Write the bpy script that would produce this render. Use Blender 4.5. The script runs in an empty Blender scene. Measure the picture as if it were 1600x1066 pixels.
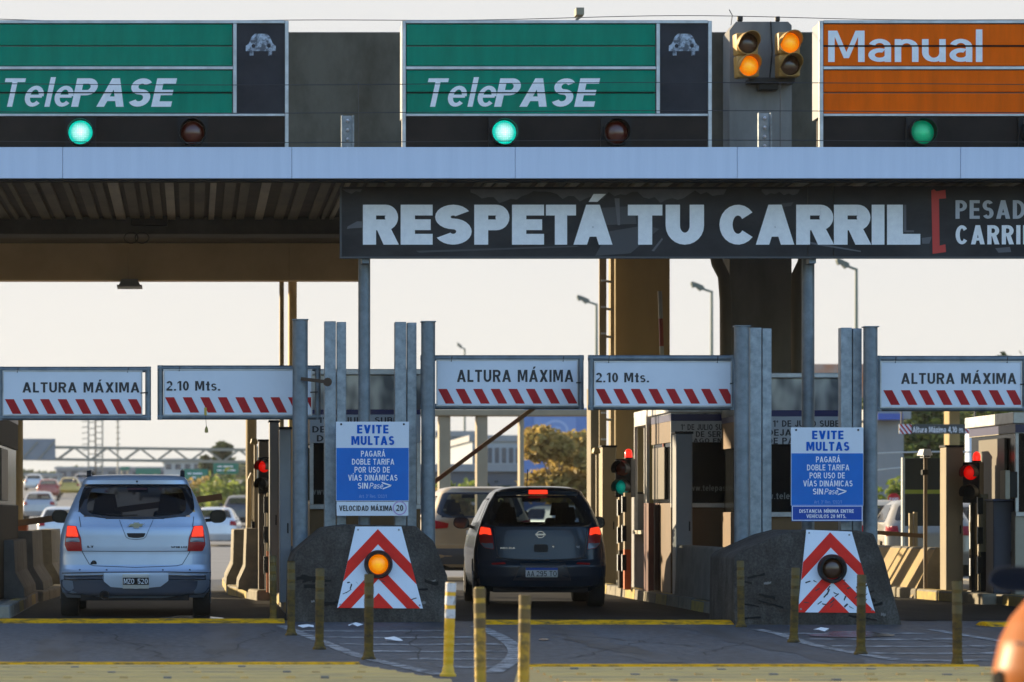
import bpy, bmesh, math, random
from mathutils import Vector, Matrix
R = math.radians
random.seed(7)
S = bpy.context.scene
COL = S.collection

# ------------------------------------------------------------------ camera
F, HY, VX, EYE = 5000.0, 805.0, 300.0, 1.165   # focal length (px of a 1600 px frame), horizon row, vanishing column, eye height
cam = bpy.data.cameras.new('camera'); cam_o = bpy.data.objects.new('camera', cam); COL.objects.link(cam_o)
cam_o.location = (0, 0, EYE); cam_o.rotation_euler = (R(90), 0, 0)
cam.sensor_width = 36; cam.lens = 36 * F / 1600
cam.shift_x = (800 - VX) / 1600; cam.shift_y = (HY - 533) / 1600
cam.clip_start = 0.5; cam.clip_end = 6000
cam.dof.use_dof = True; cam.dof.focus_distance = 35.5; cam.dof.aperture_fstop = 3.1
S.camera = cam_o

# ------------------------------------------------------------------ sky, sun, exposure
SUN_AZ, SUN_EL = 50, 13.5          # degrees left of straight ahead, degrees up
w = bpy.data.worlds.new('World'); S.world = w; w.use_nodes = True
nt = w.node_tree; nt.nodes.clear()
sky = nt.nodes.new('ShaderNodeTexSky'); sky.sky_type = 'NISHITA'; sky.sun_disc = False
sky.sun_elevation = R(SUN_EL); sky.sun_rotation = R(-SUN_AZ)
sky.air_density = 1.3; sky.dust_density = 2.0; sky.ozone_density = 2.0
bg = nt.nodes.new('ShaderNodeBackground'); bg.inputs[1].default_value = 0.15
wo = nt.nodes.new('ShaderNodeOutputWorld')
# hazy white glare in the sunward half of the sky, clear blue in the half behind the camera
tc = nt.nodes.new('ShaderNodeTexCoord'); sep = nt.nodes.new('ShaderNodeSeparateXYZ'); nt.links.new(tc.outputs['Generated'], sep.inputs[0])
fac = nt.nodes.new('ShaderNodeMapRange'); fac.interpolation_type = 'SMOOTHSTEP'; fac.inputs[1].default_value = -0.1; fac.inputs[2].default_value = 0.75
nt.links.new(sep.outputs['Y'], fac.inputs[0])
blu = nt.nodes.new('ShaderNodeMix'); blu.data_type = 'RGBA'; blu.blend_type = 'MULTIPLY'; blu.inputs[0].default_value = 1; blu.inputs[7].default_value = (1.06, 1.15, 1.38, 1)
nt.links.new(sky.outputs[0], blu.inputs[6])
GLARE = 2.42
gl = nt.nodes.new('ShaderNodeMix'); gl.data_type = 'RGBA'; gl.inputs[7].default_value = (GLARE*.985, GLARE, GLARE*1.025, 1)
low = nt.nodes.new('ShaderNodeMapRange'); low.inputs[2].default_value = 0.11; nt.links.new(sep.outputs['Z'], low.inputs[0])
hz = nt.nodes.new('ShaderNodeMix'); hz.data_type = 'RGBA'; hz.inputs[6].default_value = (GLARE*1.05, GLARE*1.03, GLARE*.97, 1); hz.inputs[7].default_value = (GLARE*.99, GLARE, GLARE*1.01, 1)
nt.links.new(low.outputs[0], hz.inputs[0]); nt.links.new(hz.outputs[2], gl.inputs[7])
nt.links.new(fac.outputs[0], gl.inputs[0]); nt.links.new(blu.outputs[2], gl.inputs[6]); nt.links.new(gl.outputs[2], bg.inputs[0]); nt.links.new(bg.outputs[0], wo.inputs[0])
sun = bpy.data.lights.new('sun', 'SUN'); sun.energy = 5.0; sun.angle = R(0.5); sun.color = (1.0, 0.80, 0.52)
sun_o = bpy.data.objects.new('sun', sun); COL.objects.link(sun_o)
sd = Vector((-math.sin(R(SUN_AZ))*math.cos(R(SUN_EL)), math.cos(R(SUN_AZ))*math.cos(R(SUN_EL)), math.sin(R(SUN_EL))))
sun_o.rotation_euler = sd.to_track_quat('Z', 'Y').to_euler(); sun_o.location = (-30, 40, 30)
vs = S.view_settings; vs.view_transform = 'Standard'; vs.look = 'None'; vs.gamma = 1; vs.use_curve_mapping = False
vs.exposure = 1.15
S.cycles.use_denoising = True; S.cycles.max_bounces = 6; S.cycles.transparent_max_bounces = 12
S.cycles.sample_clamp_indirect = 4

# ------------------------------------------------------------------ helpers
def PX(x, Y): return (x - VX) * Y / F
def PZ(y, Y): return EYE - (y - HY) * Y / F
def GP(x, y):
    s = (y - HY) / EYE
    return ((x - VX) / s, F / s)
def gz(Y): return 0.0 if Y < 120 else min(5.5, (Y - 120) * 0.02)

_M = {}
def mat(name, col, rough=0.6, metal=0.0, col2=None, scale=6.0, detail=6, bump=0.0, emit=None, es=0.0, coat=0.0, stretch=(1,1,1), lo=0.35, hi=0.65, spec=None, rvar=0.0, bscale=None):
    if name in _M: return _M[name]
    m = bpy.data.materials.new(name); m.use_nodes = True
    n = m.node_tree.nodes; l = m.node_tree.links; p = n['Principled BSDF']
    p.inputs['Base Color'].default_value = (*col, 1); p.inputs['Roughness'].default_value = rough; p.inputs['Metallic'].default_value = metal
    if coat: p.inputs['Coat Weight'].default_value = coat; p.inputs['Coat Roughness'].default_value = 0.06
    if spec is not None: p.inputs['Specular IOR Level'].default_value = spec
    if col2 is not None or bump or rvar:
        tc = n.new('ShaderNodeTexCoord'); mp = n.new('ShaderNodeMapping'); mp.inputs['Scale'].default_value = stretch
        l.new(tc.outputs['Object'], mp.inputs[0])
        no = n.new('ShaderNodeTexNoise'); no.inputs['Scale'].default_value = scale; no.inputs['Detail'].default_value = detail; no.inputs['Roughness'].default_value = 0.65
        l.new(mp.outputs[0], no.inputs[0])
        if col2 is not None:
            cr = n.new('ShaderNodeValToRGB'); cr.color_ramp.elements[0].position = lo; cr.color_ramp.elements[1].position = hi
            cr.color_ramp.elements[0].color = (*col, 1); cr.color_ramp.elements[1].color = (*col2, 1)
            l.new(no.outputs[0], cr.inputs[0]); l.new(cr.outputs[0], p.inputs['Base Color'])
        if rvar:
            mr = n.new('ShaderNodeMapRange'); mr.inputs[3].default_value = rough - rvar; mr.inputs[4].default_value = rough + rvar
            l.new(no.outputs[0], mr.inputs[0]); l.new(mr.outputs[0], p.inputs['Roughness'])
        if bump:
            n2 = n.new('ShaderNodeTexNoise'); n2.inputs['Scale'].default_value = bscale or scale * 4; n2.inputs['Detail'].default_value = 5
            l.new(mp.outputs[0], n2.inputs[0])
            b = n.new('ShaderNodeBump'); b.inputs['Strength'].default_value = bump; b.inputs['Distance'].default_value = 0.02
            l.new(n2.outputs[0], b.inputs['Height']); l.new(b.outputs[0], p.inputs['Normal'])
    if emit is not None:
        p.inputs['Emission Color'].default_value = (*emit, 1); p.inputs['Emission Strength'].default_value = es
    _M[name] = m
    return m
def glassmat(name, tint, rough=0.02):
    if name in _M: return _M[name]
    m = bpy.data.materials.new(name); m.use_nodes = True
    n = m.node_tree.nodes; l = m.node_tree.links; n.clear()
    t = n.new('ShaderNodeBsdfTransparent'); t.inputs[0].default_value = (*tint, 1)
    g = n.new('ShaderNodeBsdfGlossy'); g.inputs['Roughness'].default_value = rough
    fr = n.new('ShaderNodeFresnel'); fr.inputs[0].default_value = 1.28
    mx = n.new('ShaderNodeMixShader'); o = n.new('ShaderNodeOutputMaterial')
    l.new(fr.outputs[0], mx.inputs[0]); l.new(t.outputs[0], mx.inputs[1]); l.new(g.outputs[0], mx.inputs[2]); l.new(mx.outputs[0], o.inputs[0])
    _M[name] = m
    return m
def lensmat(name, core, edge, es):
    """lit signal lens: a bright core that falls off to the coloured rim (object space radius 1 -> uses generated coords of the lens)"""
    if name in _M: return _M[name]
    m = bpy.data.materials.new(name); m.use_nodes = True
    n = m.node_tree.nodes; l = m.node_tree.links; p = n['Principled BSDF']
    p.inputs['Base Color'].default_value = (*edge, 1); p.inputs['Roughness'].default_value = 0.25
    tc = n.new('ShaderNodeTexCoord'); gr = n.new('ShaderNodeVectorMath'); gr.operation = 'DISTANCE'; gr.inputs[1].default_value = (0.5, 0.5, 0.5)
    mp = n.new('ShaderNodeMapping'); mp.inputs['Scale'].default_value = (1, 0, 1); mp.inputs['Location'].default_value = (0, 0.5, 0)
    l.new(tc.outputs['Generated'], mp.inputs[0]); l.new(mp.outputs[0], gr.inputs[0])
    cr = n.new('ShaderNodeValToRGB'); cr.color_ramp.elements[0].position = 0.05; cr.color_ramp.elements[1].position = 0.42
    cr.color_ramp.elements[0].color = (*core, 1); cr.color_ramp.elements[1].color = (*edge, 1)
    wv = n.new('ShaderNodeTexVoronoi'); wv.inputs['Scale'].default_value = 13; wv.inputs['Randomness'].default_value = .15
    l.new(mp.outputs[0], wv.inputs[0])
    mr = n.new('ShaderNodeMapRange'); mr.inputs[2].default_value = .6; mr.inputs[3].default_value = es * 1.2; mr.inputs[4].default_value = es * 0.35
    l.new(wv.outputs['Distance'], mr.inputs[0]); l.new(mr.outputs[0], p.inputs['Emission Strength'])
    l.new(gr.outputs['Value'], cr.inputs[0]); l.new(cr.outputs[0], p.inputs['Emission Color'])
    _M[name] = m
    return m

LOC = {}
class MB:
    def __init__(s): s.v = []; s.f = []; s.m = []; s.mats = []
    def mi(s, m):
        if m not in s.mats: s.mats.append(m)
        return s.mats.index(m)
    def add(s, vs, fs, m):
        o = len(s.v); s.v += [tuple(v) for v in vs]; k = s.mi(m)
        for f in fs: s.f.append([i + o for i in f]); s.m.append(k)
    def box(s, x0, x1, y0, y1, z0, z1, m, tx=0, ty=0):
        if x0 > x1: x0, x1 = x1, x0
        if y0 > y1: y0, y1 = y1, y0
        if z0 > z1: z0, z1 = z1, z0
        v = [(x0,y0,z0),(x1,y0,z0),(x1,y1,z0),(x0,y1,z0),(x0+tx,y0+ty,z1),(x1-tx,y0+ty,z1),(x1-tx,y1-ty,z1),(x0+tx,y1-ty,z1)]
        s.add(v, [(3,2,1,0),(4,5,6,7),(0,1,5,4),(1,2,6,5),(2,3,7,6),(3,0,4,7)], m)
    def poly(s, pts, y, m):                       # flat polygon in the XZ plane facing the camera side (-Y)
        a = sum(pts[i][0]*pts[(i+1) % len(pts)][1] - pts[(i+1) % len(pts)][0]*pts[i][1] for i in range(len(pts)))
        if a < 0: pts = pts[::-1]
        s.add([(p[0], y, p[1]) for p in pts], [tuple(range(len(pts)))], m)
    def prism(s, pts, y0, y1, m, back=None, m2=None):   # XZ outline pushed along Y (back: outline at the far end)
        a = sum(pts[i][0]*pts[(i+1) % len(pts)][1] - pts[(i+1) % len(pts)][0]*pts[i][1] for i in range(len(pts)))
        if a < 0:
            pts = pts[::-1]
            if back: back = back[::-1]
        n = len(pts); bk = back or pts
        v = [(p[0], y0, p[1]) for p in pts] + [(p[0], y1, p[1]) for p in bk]
        s.add(v, [tuple(range(n)), tuple(range(2*n-1, n-1, -1))], m)
        s.add(v, [(i, i+n, (i+1) % n + n, (i+1) % n) for i in range(n)], m2 or m)
    def prismx(s, pts, x0, x1, m):                # YZ outline pushed along X
        n = len(pts)
        a = sum(pts[i][0]*pts[(i+1) % n][1] - pts[(i+1) % n][0]*pts[i][1] for i in range(n))
        if a < 0: pts = pts[::-1]
        v = [(x0, p[0], p[1]) for p in pts] + [(x1, p[0], p[1]) for p in pts]
        s.add(v, [tuple(range(n-1, -1, -1)), tuple(range(n, 2*n))] + [(i, (i+1) % n, (i+1) % n + n, i+n) for i in range(n)], m)
    def tube(s, pts, r, m, n=12, caps=True):      # bent pipe
        pts = [Vector(p) for p in pts]; rs = r if isinstance(r, (list, tuple)) else [r]*len(pts)
        v = []; up = None
        for i, p in enumerate(pts):
            d = (pts[min(i+1, len(pts)-1)] - pts[max(i-1, 0)]).normalized()
            if up is None: up = Vector((0,0,1)) if abs(d.z) < 0.9 else Vector((0,1,0))
            a = d.cross(up).normalized(); b = a.cross(d).normalized(); up = b
            for k in range(n):
                t = 2*math.pi*k/n; v.append(p + a*math.cos(t)*rs[i] + b*math.sin(t)*rs[i])
        fs = []
        for i in range(len(pts)-1):
            for k in range(n):
                fs.append((i*n+k, i*n+(k+1) % n, (i+1)*n+(k+1) % n, (i+1)*n+k))
        if caps: fs += [tuple(range(n-1, -1, -1)), tuple(range((len(pts)-1)*n, len(pts)*n))]
        s.add(v, fs, m)
    def lathe(s, c, prof, m, axis='z', n=24):      # prof: (radius, height along axis)
        v = []; fs = []
        for r, h in prof:
            for k in range(n):
                t = 2*math.pi*k/n; a, b = r*math.cos(t), r*math.sin(t)
                p = (a, b, h) if axis == 'z' else ((a, -h, b) if axis == '-y' else (h, a, b))
                v.append((c[0]+p[0], c[1]+p[1], c[2]+p[2]))
        for i in range(len(prof)-1):
            for k in range(n): fs.append((i*n+k, i*n+(k+1) % n, (i+1)*n+(k+1) % n, (i+1)*n+k))
        fs += [tuple(range(n-1, -1, -1)), tuple(range((len(prof)-1)*n, len(prof)*n))]
        s.add(v, fs, m)
    def bar(s, p0, p1, wd, ht, m):                 # square bar between two points
        p0, p1 = Vector(p0), Vector(p1); d = (p1-p0).normalized(); up = Vector((0,0,1)) if abs(d.z) < 0.95 else Vector((0,1,0))
        a = d.cross(up).normalized()*wd/2; b = a.cross(d).normalized()*ht/2
        v = [p0-a-b, p0+a-b, p0+a+b, p0-a+b, p1-a-b, p1+a-b, p1+a+b, p1-a+b]
        s.add(v, [(3,2,1,0),(4,5,6,7),(0,1,5,4),(1,2,6,5),(2,3,7,6),(3,0,4,7)], m)
    def build(s, name, parent=None, bevel=0.0, seg=2, smooth=None, recalc=True):
        o3 = LOC.get(parent.name, (0,0,0)) if parent else (0,0,0)
        me = bpy.data.meshes.new(name)
        me.from_pydata([(a-o3[0], b-o3[1], c-o3[2]) for a, b, c in s.v], [], s.f)
        for m in s.mats: me.materials.append(m)
        me.polygons.foreach_set('material_index', s.m)
        if bevel or recalc or smooth:
            bm = bmesh.new(); bm.from_mesh(me)
            if recalc: bmesh.ops.recalc_face_normals(bm, faces=bm.faces)
            if bevel:
                es = [e for e in bm.edges if len(e.link_faces) == 2 and e.calc_face_angle(0) > 0.5]
                bmesh.ops.bevel(bm, geom=es, offset=bevel, segments=seg, affect='EDGES', profile=0.5, clamp_overlap=True)
            if smooth:
                for f in bm.faces: f.smooth = True
                for e in bm.edges:
                    if len(e.link_faces) == 2 and e.calc_face_angle(0) > R(smooth): e.smooth = False
            bm.to_mesh(me); bm.free()
        o = bpy.data.objects.new(name, me); COL.objects.link(o)
        if parent: o.parent = parent; LOC[o.name] = o3
        return o

def tag(o, label=None, cat=None, group=None, kind=None):
    if label: o['label'] = label
    if cat: o['category'] = cat
    if group: o['group'] = group
    if kind: o['kind'] = kind
    return o
def thing(name, label, cat, loc=(0,0,0), group=None, rz=0, local=False):
    o = bpy.data.objects.new(name, None); COL.objects.link(o); o.location = loc; o.rotation_euler = (0,0,rz); o.empty_display_size = 0.2
    LOC[o.name] = (0,0,0) if local else tuple(loc)
    return tag(o, label, cat, group)
def structure(mb, name, **k): return tag(mb.build(name, **k), kind='structure')
def dup(root, loc, label, rz=None, group=None):
    r = root.copy(); COL.objects.link(r); r.location = loc; r['label'] = label
    if rz is not None: r.rotation_euler = (0,0,rz)
    if group: r['group'] = group
    for ch in list(root.children):
        c = ch.copy(); COL.objects.link(c); c.parent = r
        for g in list(ch.children):
            d = g.copy(); COL.objects.link(d); d.parent = c
    return r

# ------------------------------------------------------------------ lettering (own stroke alphabet, capital height 1)
def _rect(x0, y0, x1, y1): return [[(x0,y0),(x1,y0),(x1,y1),(x0,y1)]]
def _ring(cx, cy, rx, ry, w, h, a0, a1, n=None):
    n = n or max(4, int(abs(a1-a0)/15)); out = []
    P = lambda a, x, y: (cx + x*math.cos(R(a)), cy + y*math.sin(R(a)))
    for i in range(n):
        a, b = a0+(a1-a0)*i/n, a0+(a1-a0)*(i+1)/n
        out.append([P(a, rx-w, ry-h), P(a, rx, ry), P(b, rx, ry), P(b, rx-w, ry-h)])
    return out
def glyph(c, w, h, k=1.0):
    """list of polygons and the glyph's width; w stem, h bar thickness, k width factor"""
    acc = None
    for a, b in (('Á','A'),('Í','I'),('É','E'),('á','a')):
        if c == a: acc = True; c = b
    g = []; W = 0.72*k
    d = w*1.08
    if c == 'A':
        W = 0.86*k; g = [[(0,0),(d,0),(W/2+d/2,1),(W/2-d/2,1)], [(W-d,0),(W,0),(W/2+d/2,1),(W/2-d/2,1)]]
        y = 0.2; t = (W/2-d/2); g += _rect(d+t*y*0.55, y, W-d-t*y*0.55, y+h*0.85)
    elif c == 'B':
        W = .72*k; g = _rect(0,0,w,1); m = .52
        for y0, y1, ww in ((0, m+h/2, W), (m-h/2, 1, W*.95)):
            ry = (y1-y0)/2; rx = min(ry*1.0, ww-w); g += _rect(w, y1-h, ww-rx, y1) + _rect(w, y0, ww-rx, y0+h) + _ring(ww-rx, y0+ry, rx, ry, w, h, -90, 90)
    elif c in 'CGO0Q':
        W = (.8 if c != '0' else .62)*k
        if c in 'O0': g = _ring(W/2,.5,W/2,.5,w,h,0,360)
        else:
            g = _ring(W/2,.5,W/2,.5,w,h,38 if c == 'C' else 40, 322 if c == 'C' else 335)
            if c == 'G': g += _rect(W-w,.12,W,.52) + _rect(W*.52,.52-h,W,.52)
    elif c == 'D':
        W = .76*k; rx = min(.5, W-w); g = _rect(0,0,w,1) + _rect(w,1-h,W-rx,1) + _rect(w,0,W-rx,h) + _ring(W-rx,.5,rx,.5,w,h,-90,90)
    elif c in 'EF':
        W = .62*k; g = _rect(0,0,w,1) + _rect(w,1-h,W,1) + _rect(w,.5-h/2,W*.94,.5+h/2) + (_rect(w,0,W,h) if c == 'E' else [])
    elif c == 'H': W = .74*k; g = _rect(0,0,w,1) + _rect(W-w,0,W,1) + _rect(w,.5-h/2,W-w,.5+h/2)
    elif c == 'I': W = w; g = _rect(0,0,w,1)
    elif c == 'J': W = .55*k; g = _rect(W-w,.3,W,1) + _ring(W/2,.3,W/2,.3,w,h,-180,0)
    elif c == 'K': W = .76*k; g = _rect(0,0,w,1) + [[(w*.8,.4),(w*.8+d,.4),(W,1),(W-d,1)], [(W-d,0),(W,0),(w+d,.62),(w,.62)]]
    elif c == 'L': W = .58*k; g = _rect(0,0,w,1) + _rect(w,0,W,h)
    elif c == 'M': W = .92*k + max(0, w-.2)*1.3; q = w*.8; g = _rect(0,0,w,1) + _rect(W-w,0,W,1) + [[(w*.6,1),(w*.6+q,1),(W/2+q/2,.12),(W/2-q/2,.12)], [(W-w*.6-q,1),(W-w*.6,1),(W/2+q/2,.12),(W/2-q/2,.12)]]
    elif c == 'N': W = .76*k; g = _rect(0,0,w,1) + _rect(W-w,0,W,1) + [[(w*.2,1),(w*1.25,1),(W-w*.2,0),(W-w*1.25,0)]]
    elif c in 'PR':
        W = (.7 if c == 'P' else .74)*k; m = .40 if c == 'P' else .42; m = min(m, 1-2*h-.1); ry = (1-m)/2; rx = min(ry*1.05, W-w)
        g = _rect(0,0,w,1) + _rect(w,1-h,W-rx,1) + _rect(w,m,W-rx,m+h) + _ring(W-rx, m+ry, rx, ry, w, h, -90, 90)
        if c == 'R': g += [[(W-d*1.02,0),(W+w*.06,0),(W*.5+d*.6,m+h*.5),(W*.5-d*.4,m+h*.5)]]
    elif c in 'Ss':
        W = .68*k; m = .52
        r1 = (1-m+h/2)/2; r2 = (m+h/2)/2
        g = _ring(W/2, 1-r1, W/2*.97, r1, w, h, 28, 270) + _ring(W/2, r2, W/2, r2, w, h, 90, -152)
        if c == 's': g = [[(x*.82, y*.74) for x, y in p] for p in g]; W *= .82
    elif c == 'T': W = .68*k; g = _rect(0,1-h,W,1) + _rect(W/2-w/2,0,W/2+w/2,1-h)
    elif c == 'U': W = .74*k; r = min(.5, W/2); g = _rect(0,r,w,1) + _rect(W-w,r,W,1) + _ring(W/2,r,W/2,r,w,h,180,360)
    elif c in 'Vv':
        W = .82*k; g = [[(0,1),(d,1),(W/2+d/2,0),(W/2-d/2,0)], [(W-d,1),(W,1),(W/2+d/2,0),(W/2-d/2,0)]]
        if c == 'v': g = [[(x*.75, y*.73) for x, y in p] for p in g]; W *= .75
    elif c == 'X': W = .8*k; g = [[(0,0),(d*1.1,0),(W,1),(W-d*1.1,1)], [(W-d*1.1,0),(W,0),(d*1.1,1),(0,1)]]
    elif c == 'x': W = .56*k; g = [[(0,0),(d,0),(W,.73),(W-d,.73)], [(W-d,0),(W,0),(d,.73),(0,.73)]]
    elif c == 'Z': W = .68*k; g = _rect(0,0,W,h) + _rect(0,1-h,W,1) + [[(0,h),(d,h),(W,1-h),(W-d,1-h)]]
    elif c == '1': W = .4*k; g = _rect(W-w,0,W,1) + [[(0,.7),(W-w,.84),(W-w,1),(0,.7+h*.9)]]
    elif c == '2': W = .62*k; g = _ring(W/2,.7,W/2,.3,w,h,165,-35) + [[(0,h),(w*1.15,h),(W*.98,.62),(W-w*1.1,.5)]] + _rect(0,0,W,h)
    elif c == '3': W = .62*k; g = _ring(W/2,.27,W/2,.27,w,h,-160,90) + _ring(W/2,.75,W/2,.25,w,h,160,-90)
    elif c == '4': W = .66*k; g = _rect(W*.6,0,W*.6+w,1) + _rect(0,.24,W,.24+h*.9) + [[(0,.24+h*.5),(d,.24+h*.5),(W*.6+w*.4,1),(W*.6-w*.4,1)]]
    elif c == '5': W = .62*k; g = _rect(W*.08,1-h,W*.95,1) + _rect(W*.08,.45,W*.08+w,1-h) + _ring(W/2,.32,W/2,.32,w,h,-155,125)
    elif c == '9': W = .62*k; g = _ring(W/2,.68,W/2,.32,w,h,0,360) + _rect(W-w,.3,W,.68) + _ring(W/2,.3,W/2,.3,w,h,-150,0)
    elif c == 'a': W = .58*k; g = _rect(W-w,0,W,.5) + _ring(W/2,.48,W/2,.26,w,h,0,160) + _ring(W/2,.22,W/2,.22,w,h,60,350)
    elif c in 'eo':
        W = .62*k; g = _ring(W/2,.37,W/2,.37,w,h,0,360 if c == 'o' else 318)
        if c == 'e': g += _rect(w*.6,.37-h*.4,W-w*.3,.37+h*.4)
    elif c == 'i': W = w; g = _rect(0,0,w,.73) + _rect(0,.84,w,1.0)
    elif c == 'l': W = w; g = _rect(0,0,w,1.04)
    elif c == 'm': W = .9*k; q = W/2+w/2; g = _rect(0,0,w,.73) + _ring(q/2,.46,q/2,.27,w,h,180,0) + _rect(q-w,0,q,.46) + _ring(q-w+q/2,.46,q/2,.27,w,h,180,0) + _rect(W-w,0,W,.46)
    elif c in 'nh': W = .6*k; g = _rect(0,0,w,.73) + _ring(W/2,.44,W/2,.29,w,h,180,0) + _rect(W-w,0,W,.44)
    elif c == 'p': W = .62*k; g = _rect(0,-.26,w,.73) + _ring(W/2,.37,W/2,.37,w,h,0,360)
    elif c == 'r': W = .4*k; g = _rect(0,0,w,.73) + _ring(W*.7,.44,W*.7,.29,w,h,180,70)
    elif c == 't': W = .4*k; g = _rect(W*.3,0,W*.3+w,.95) + _rect(0,.73-h,W,.73) + _rect(W*.3+w,0,W,h)
    elif c == 'u': W = .6*k; g = _rect(W-w,0,W,.73) + _rect(0,.3,w,.73) + _ring(W/2,.3,W/2,.3,w,h,180,360)
    elif c == 'w': W = .9*k; q = d*.9; g = [[(0,.73),(q,.73),(W*.27+q/2,0),(W*.27-q/2,0)], [(W/2-q/2,.73),(W/2+q/2,.73),(W*.27+q/2,0),(W*.27-q/2,0)], [(W/2-q/2,.73),(W/2+q/2,.73),(W*.73+q/2,0),(W*.73-q/2,0)], [(W-q,.73),(W,.73),(W*.73+q/2,0),(W*.73-q/2,0)]]
    elif c == '.': W = w; g = _rect(0,0,w,h)
    elif c == ',': W = w; g = [[(0,-.15),(w*.6,-.15),(w,h),(0,h)]]
    elif c == 'º': W = .3*k; g = _ring(W/2,.82,W/2,.17,w*.6,h*.6,0,360)
    elif c == '(': W = .3*k; g = _ring(W,.4,W,.62,w,h*.5,110,250)
    elif c == ')': W = .3*k; g = _ring(0,.4,W,.62,w,h*.5,-70,70)
    elif c == '/': W = .4*k; g = [[(0,0),(w,0),(W,1),(W-w,1)]]
    elif c == '-': W = .4*k; g = _rect(0,.36,W,.36+h)
    else: W = .34*k
    if acc:
        t = 1.07 if c != 'a' else .82
        g = g + [[(W/2-w*.35,t),(W/2+w*.35,t),(W/2+w*1.05,t+.2),(W/2+w*.05,t+.2)]]
    return g, W
def text(mb, st, x0, x1, z0, z1, y, m, w=.2, h=.17, k=1.0, shear=0.0, gap=.13, dy=0.00022):
    """write st facing the camera side, capitals from z0 to z1, fitted between x0 and x1"""
    H = z1 - z0; pos = 0; lay = []
    for c in st:
        g, W = glyph(c, w, h, k); lay.append((g, pos)); pos += W + gap
    tot = (pos - gap); sx = (x1-x0)/tot
    for g, p in lay:
        for i, q in enumerate(g):
            mb.poly([(x0 + (p+a)*sx + shear*b*H, z0 + b*H) for a, b in q], y - dy*i, m)
def ptext(mb, st, px0, px1, py0, py1, Y, m, **kk):   # the same from the rows and columns of a plane at distance Y
    text(mb, st, PX(px0,Y), PX(px1,Y), PZ(py1,Y), PZ(py0,Y), Y, m, **kk)
def clip(poly, conv):
    a = sum(conv[i][0]*conv[(i+1) % len(conv)][1] - conv[(i+1) % len(conv)][0]*conv[i][1] for i in range(len(conv)))
    if a < 0: conv = conv[::-1]
    out = poly
    for i in range(len(conv)):
        A, B = conv[i], conv[(i+1) % len(conv)]; inp = out; out = []
        side = lambda p: (B[0]-A[0])*(p[1]-A[1]) - (B[1]-A[1])*(p[0]-A[0])
        for j in range(len(inp)):
            p, q = inp[j], inp[(j+1) % len(inp)]; sp, sq = side(p), side(q)
            if sp >= 0: out.append(p)
            if (sp >= 0) != (sq >= 0):
                t = sp/(sp-sq); out.append((p[0]+(q[0]-p[0])*t, p[1]+(q[1]-p[1])*t))
        if not out: return []
    return out
# ------------------------------------------------------------------ materials
conc = mat('concrete', (.13,.128,.12), .9, col2=(.2,.195,.18), scale=3.0, bump=.25)
conc_d = mat('dark_concrete', (.065,.057,.042), .9, spec=.1, col2=(.12,.108,.085), scale=1.6, bump=.3, stretch=(1,1,.5))
def cast_concrete(name, c0, c1, c2):
    """cast concrete: broad stains, rain streaks, fine speckle and pitting"""
    m = bpy.data.materials.new(name); m.use_nodes = True; n = m.node_tree.nodes; l = m.node_tree.links; p = n['Principled BSDF']
    p.inputs['Roughness'].default_value = .95; p.inputs['Specular IOR Level'].default_value = .12; tc = n.new('ShaderNodeTexCoord')
    def nz(sc, st, det, lo, hi):
        mp = n.new('ShaderNodeMapping'); mp.inputs['Scale'].default_value = st; l.new(tc.outputs['Object'], mp.inputs[0]); t = n.new('ShaderNodeTexNoise'); t.inputs['Scale'].default_value = sc; t.inputs['Detail'].default_value = det; t.inputs['Roughness'].default_value = .7; l.new(mp.outputs[0], t.inputs[0])
        r = n.new('ShaderNodeMapRange'); r.inputs[1].default_value = lo; r.inputs[2].default_value = hi; l.new(t.outputs[0], r.inputs[0]); return r, t
    big, _ = nz(1.7, (1,1,1), 8, .35, .65); stk, _ = nz(5, (1.6,1.6,.16), 6, .42, .7); fine, ft = nz(45, (1,1,1), 4, .4, .62)
    def mix(f, a, b):
        x = n.new('ShaderNodeMix'); x.data_type = 'RGBA'; l.new(f.outputs[0], x.inputs[0])
        for i, c in ((6, a), (7, b)):
            if isinstance(c, tuple): x.inputs[i].default_value = (*c, 1)
            else: l.new(c.outputs[2], x.inputs[i])
        return x
    base = mix(big, c0, c1); base = mix(stk, base, c2)
    sp = n.new('ShaderNodeMix'); sp.data_type = 'RGBA'; sp.blend_type = 'MULTIPLY'; sp.inputs[0].default_value = .5; cr = n.new('ShaderNodeValToRGB'); cr.color_ramp.elements[0].color = (.35,.35,.35,1); cr.color_ramp.elements[1].color = (1.25,1.25,1.25,1)
    l.new(fine.outputs[0], cr.inputs[0]); l.new(base.outputs[2], sp.inputs[6]); l.new(cr.outputs[0], sp.inputs[7]); l.new(sp.outputs[2], p.inputs['Base Color'])
    bp = n.new('ShaderNodeBump'); bp.inputs['Strength'].default_value = .8; bp.inputs['Distance'].default_value = .015; l.new(ft.outputs[0], bp.inputs['Height']); l.new(bp.outputs[0], p.inputs['Normal']); return m
conc_b = cast_concrete('bollard_concrete', (.042,.037,.031), (.115,.106,.094), (.05,.043,.035))
conc_t = mat('tan_concrete', (.42,.32,.16), .8, col2=(.5,.39,.2), scale=2.0, bump=.1)
galv = mat('galvanised_steel', (.15,.185,.21), .45, .5, col2=(.36,.41,.46), scale=9, bump=.05, lo=.3, hi=.7, rvar=.12)
galv_d = mat('weathered_steel_pipe', (.12,.15,.175), .5, .45, col2=(.20,.235,.265), scale=7, rvar=.1)
white = mat('white_paint', (.74,.74,.74), .5, col2=(.66,.66,.65), scale=3, spec=.3)
panelw = mat('white_sign_sheet', (.70,.75,.83), .42, col2=(.60,.65,.73), scale=2.2, lo=.3, hi=.8)
alu = mat('aluminium_frame', (.55,.56,.57), .4, .5, col2=(.4,.4,.4), scale=5)
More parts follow.
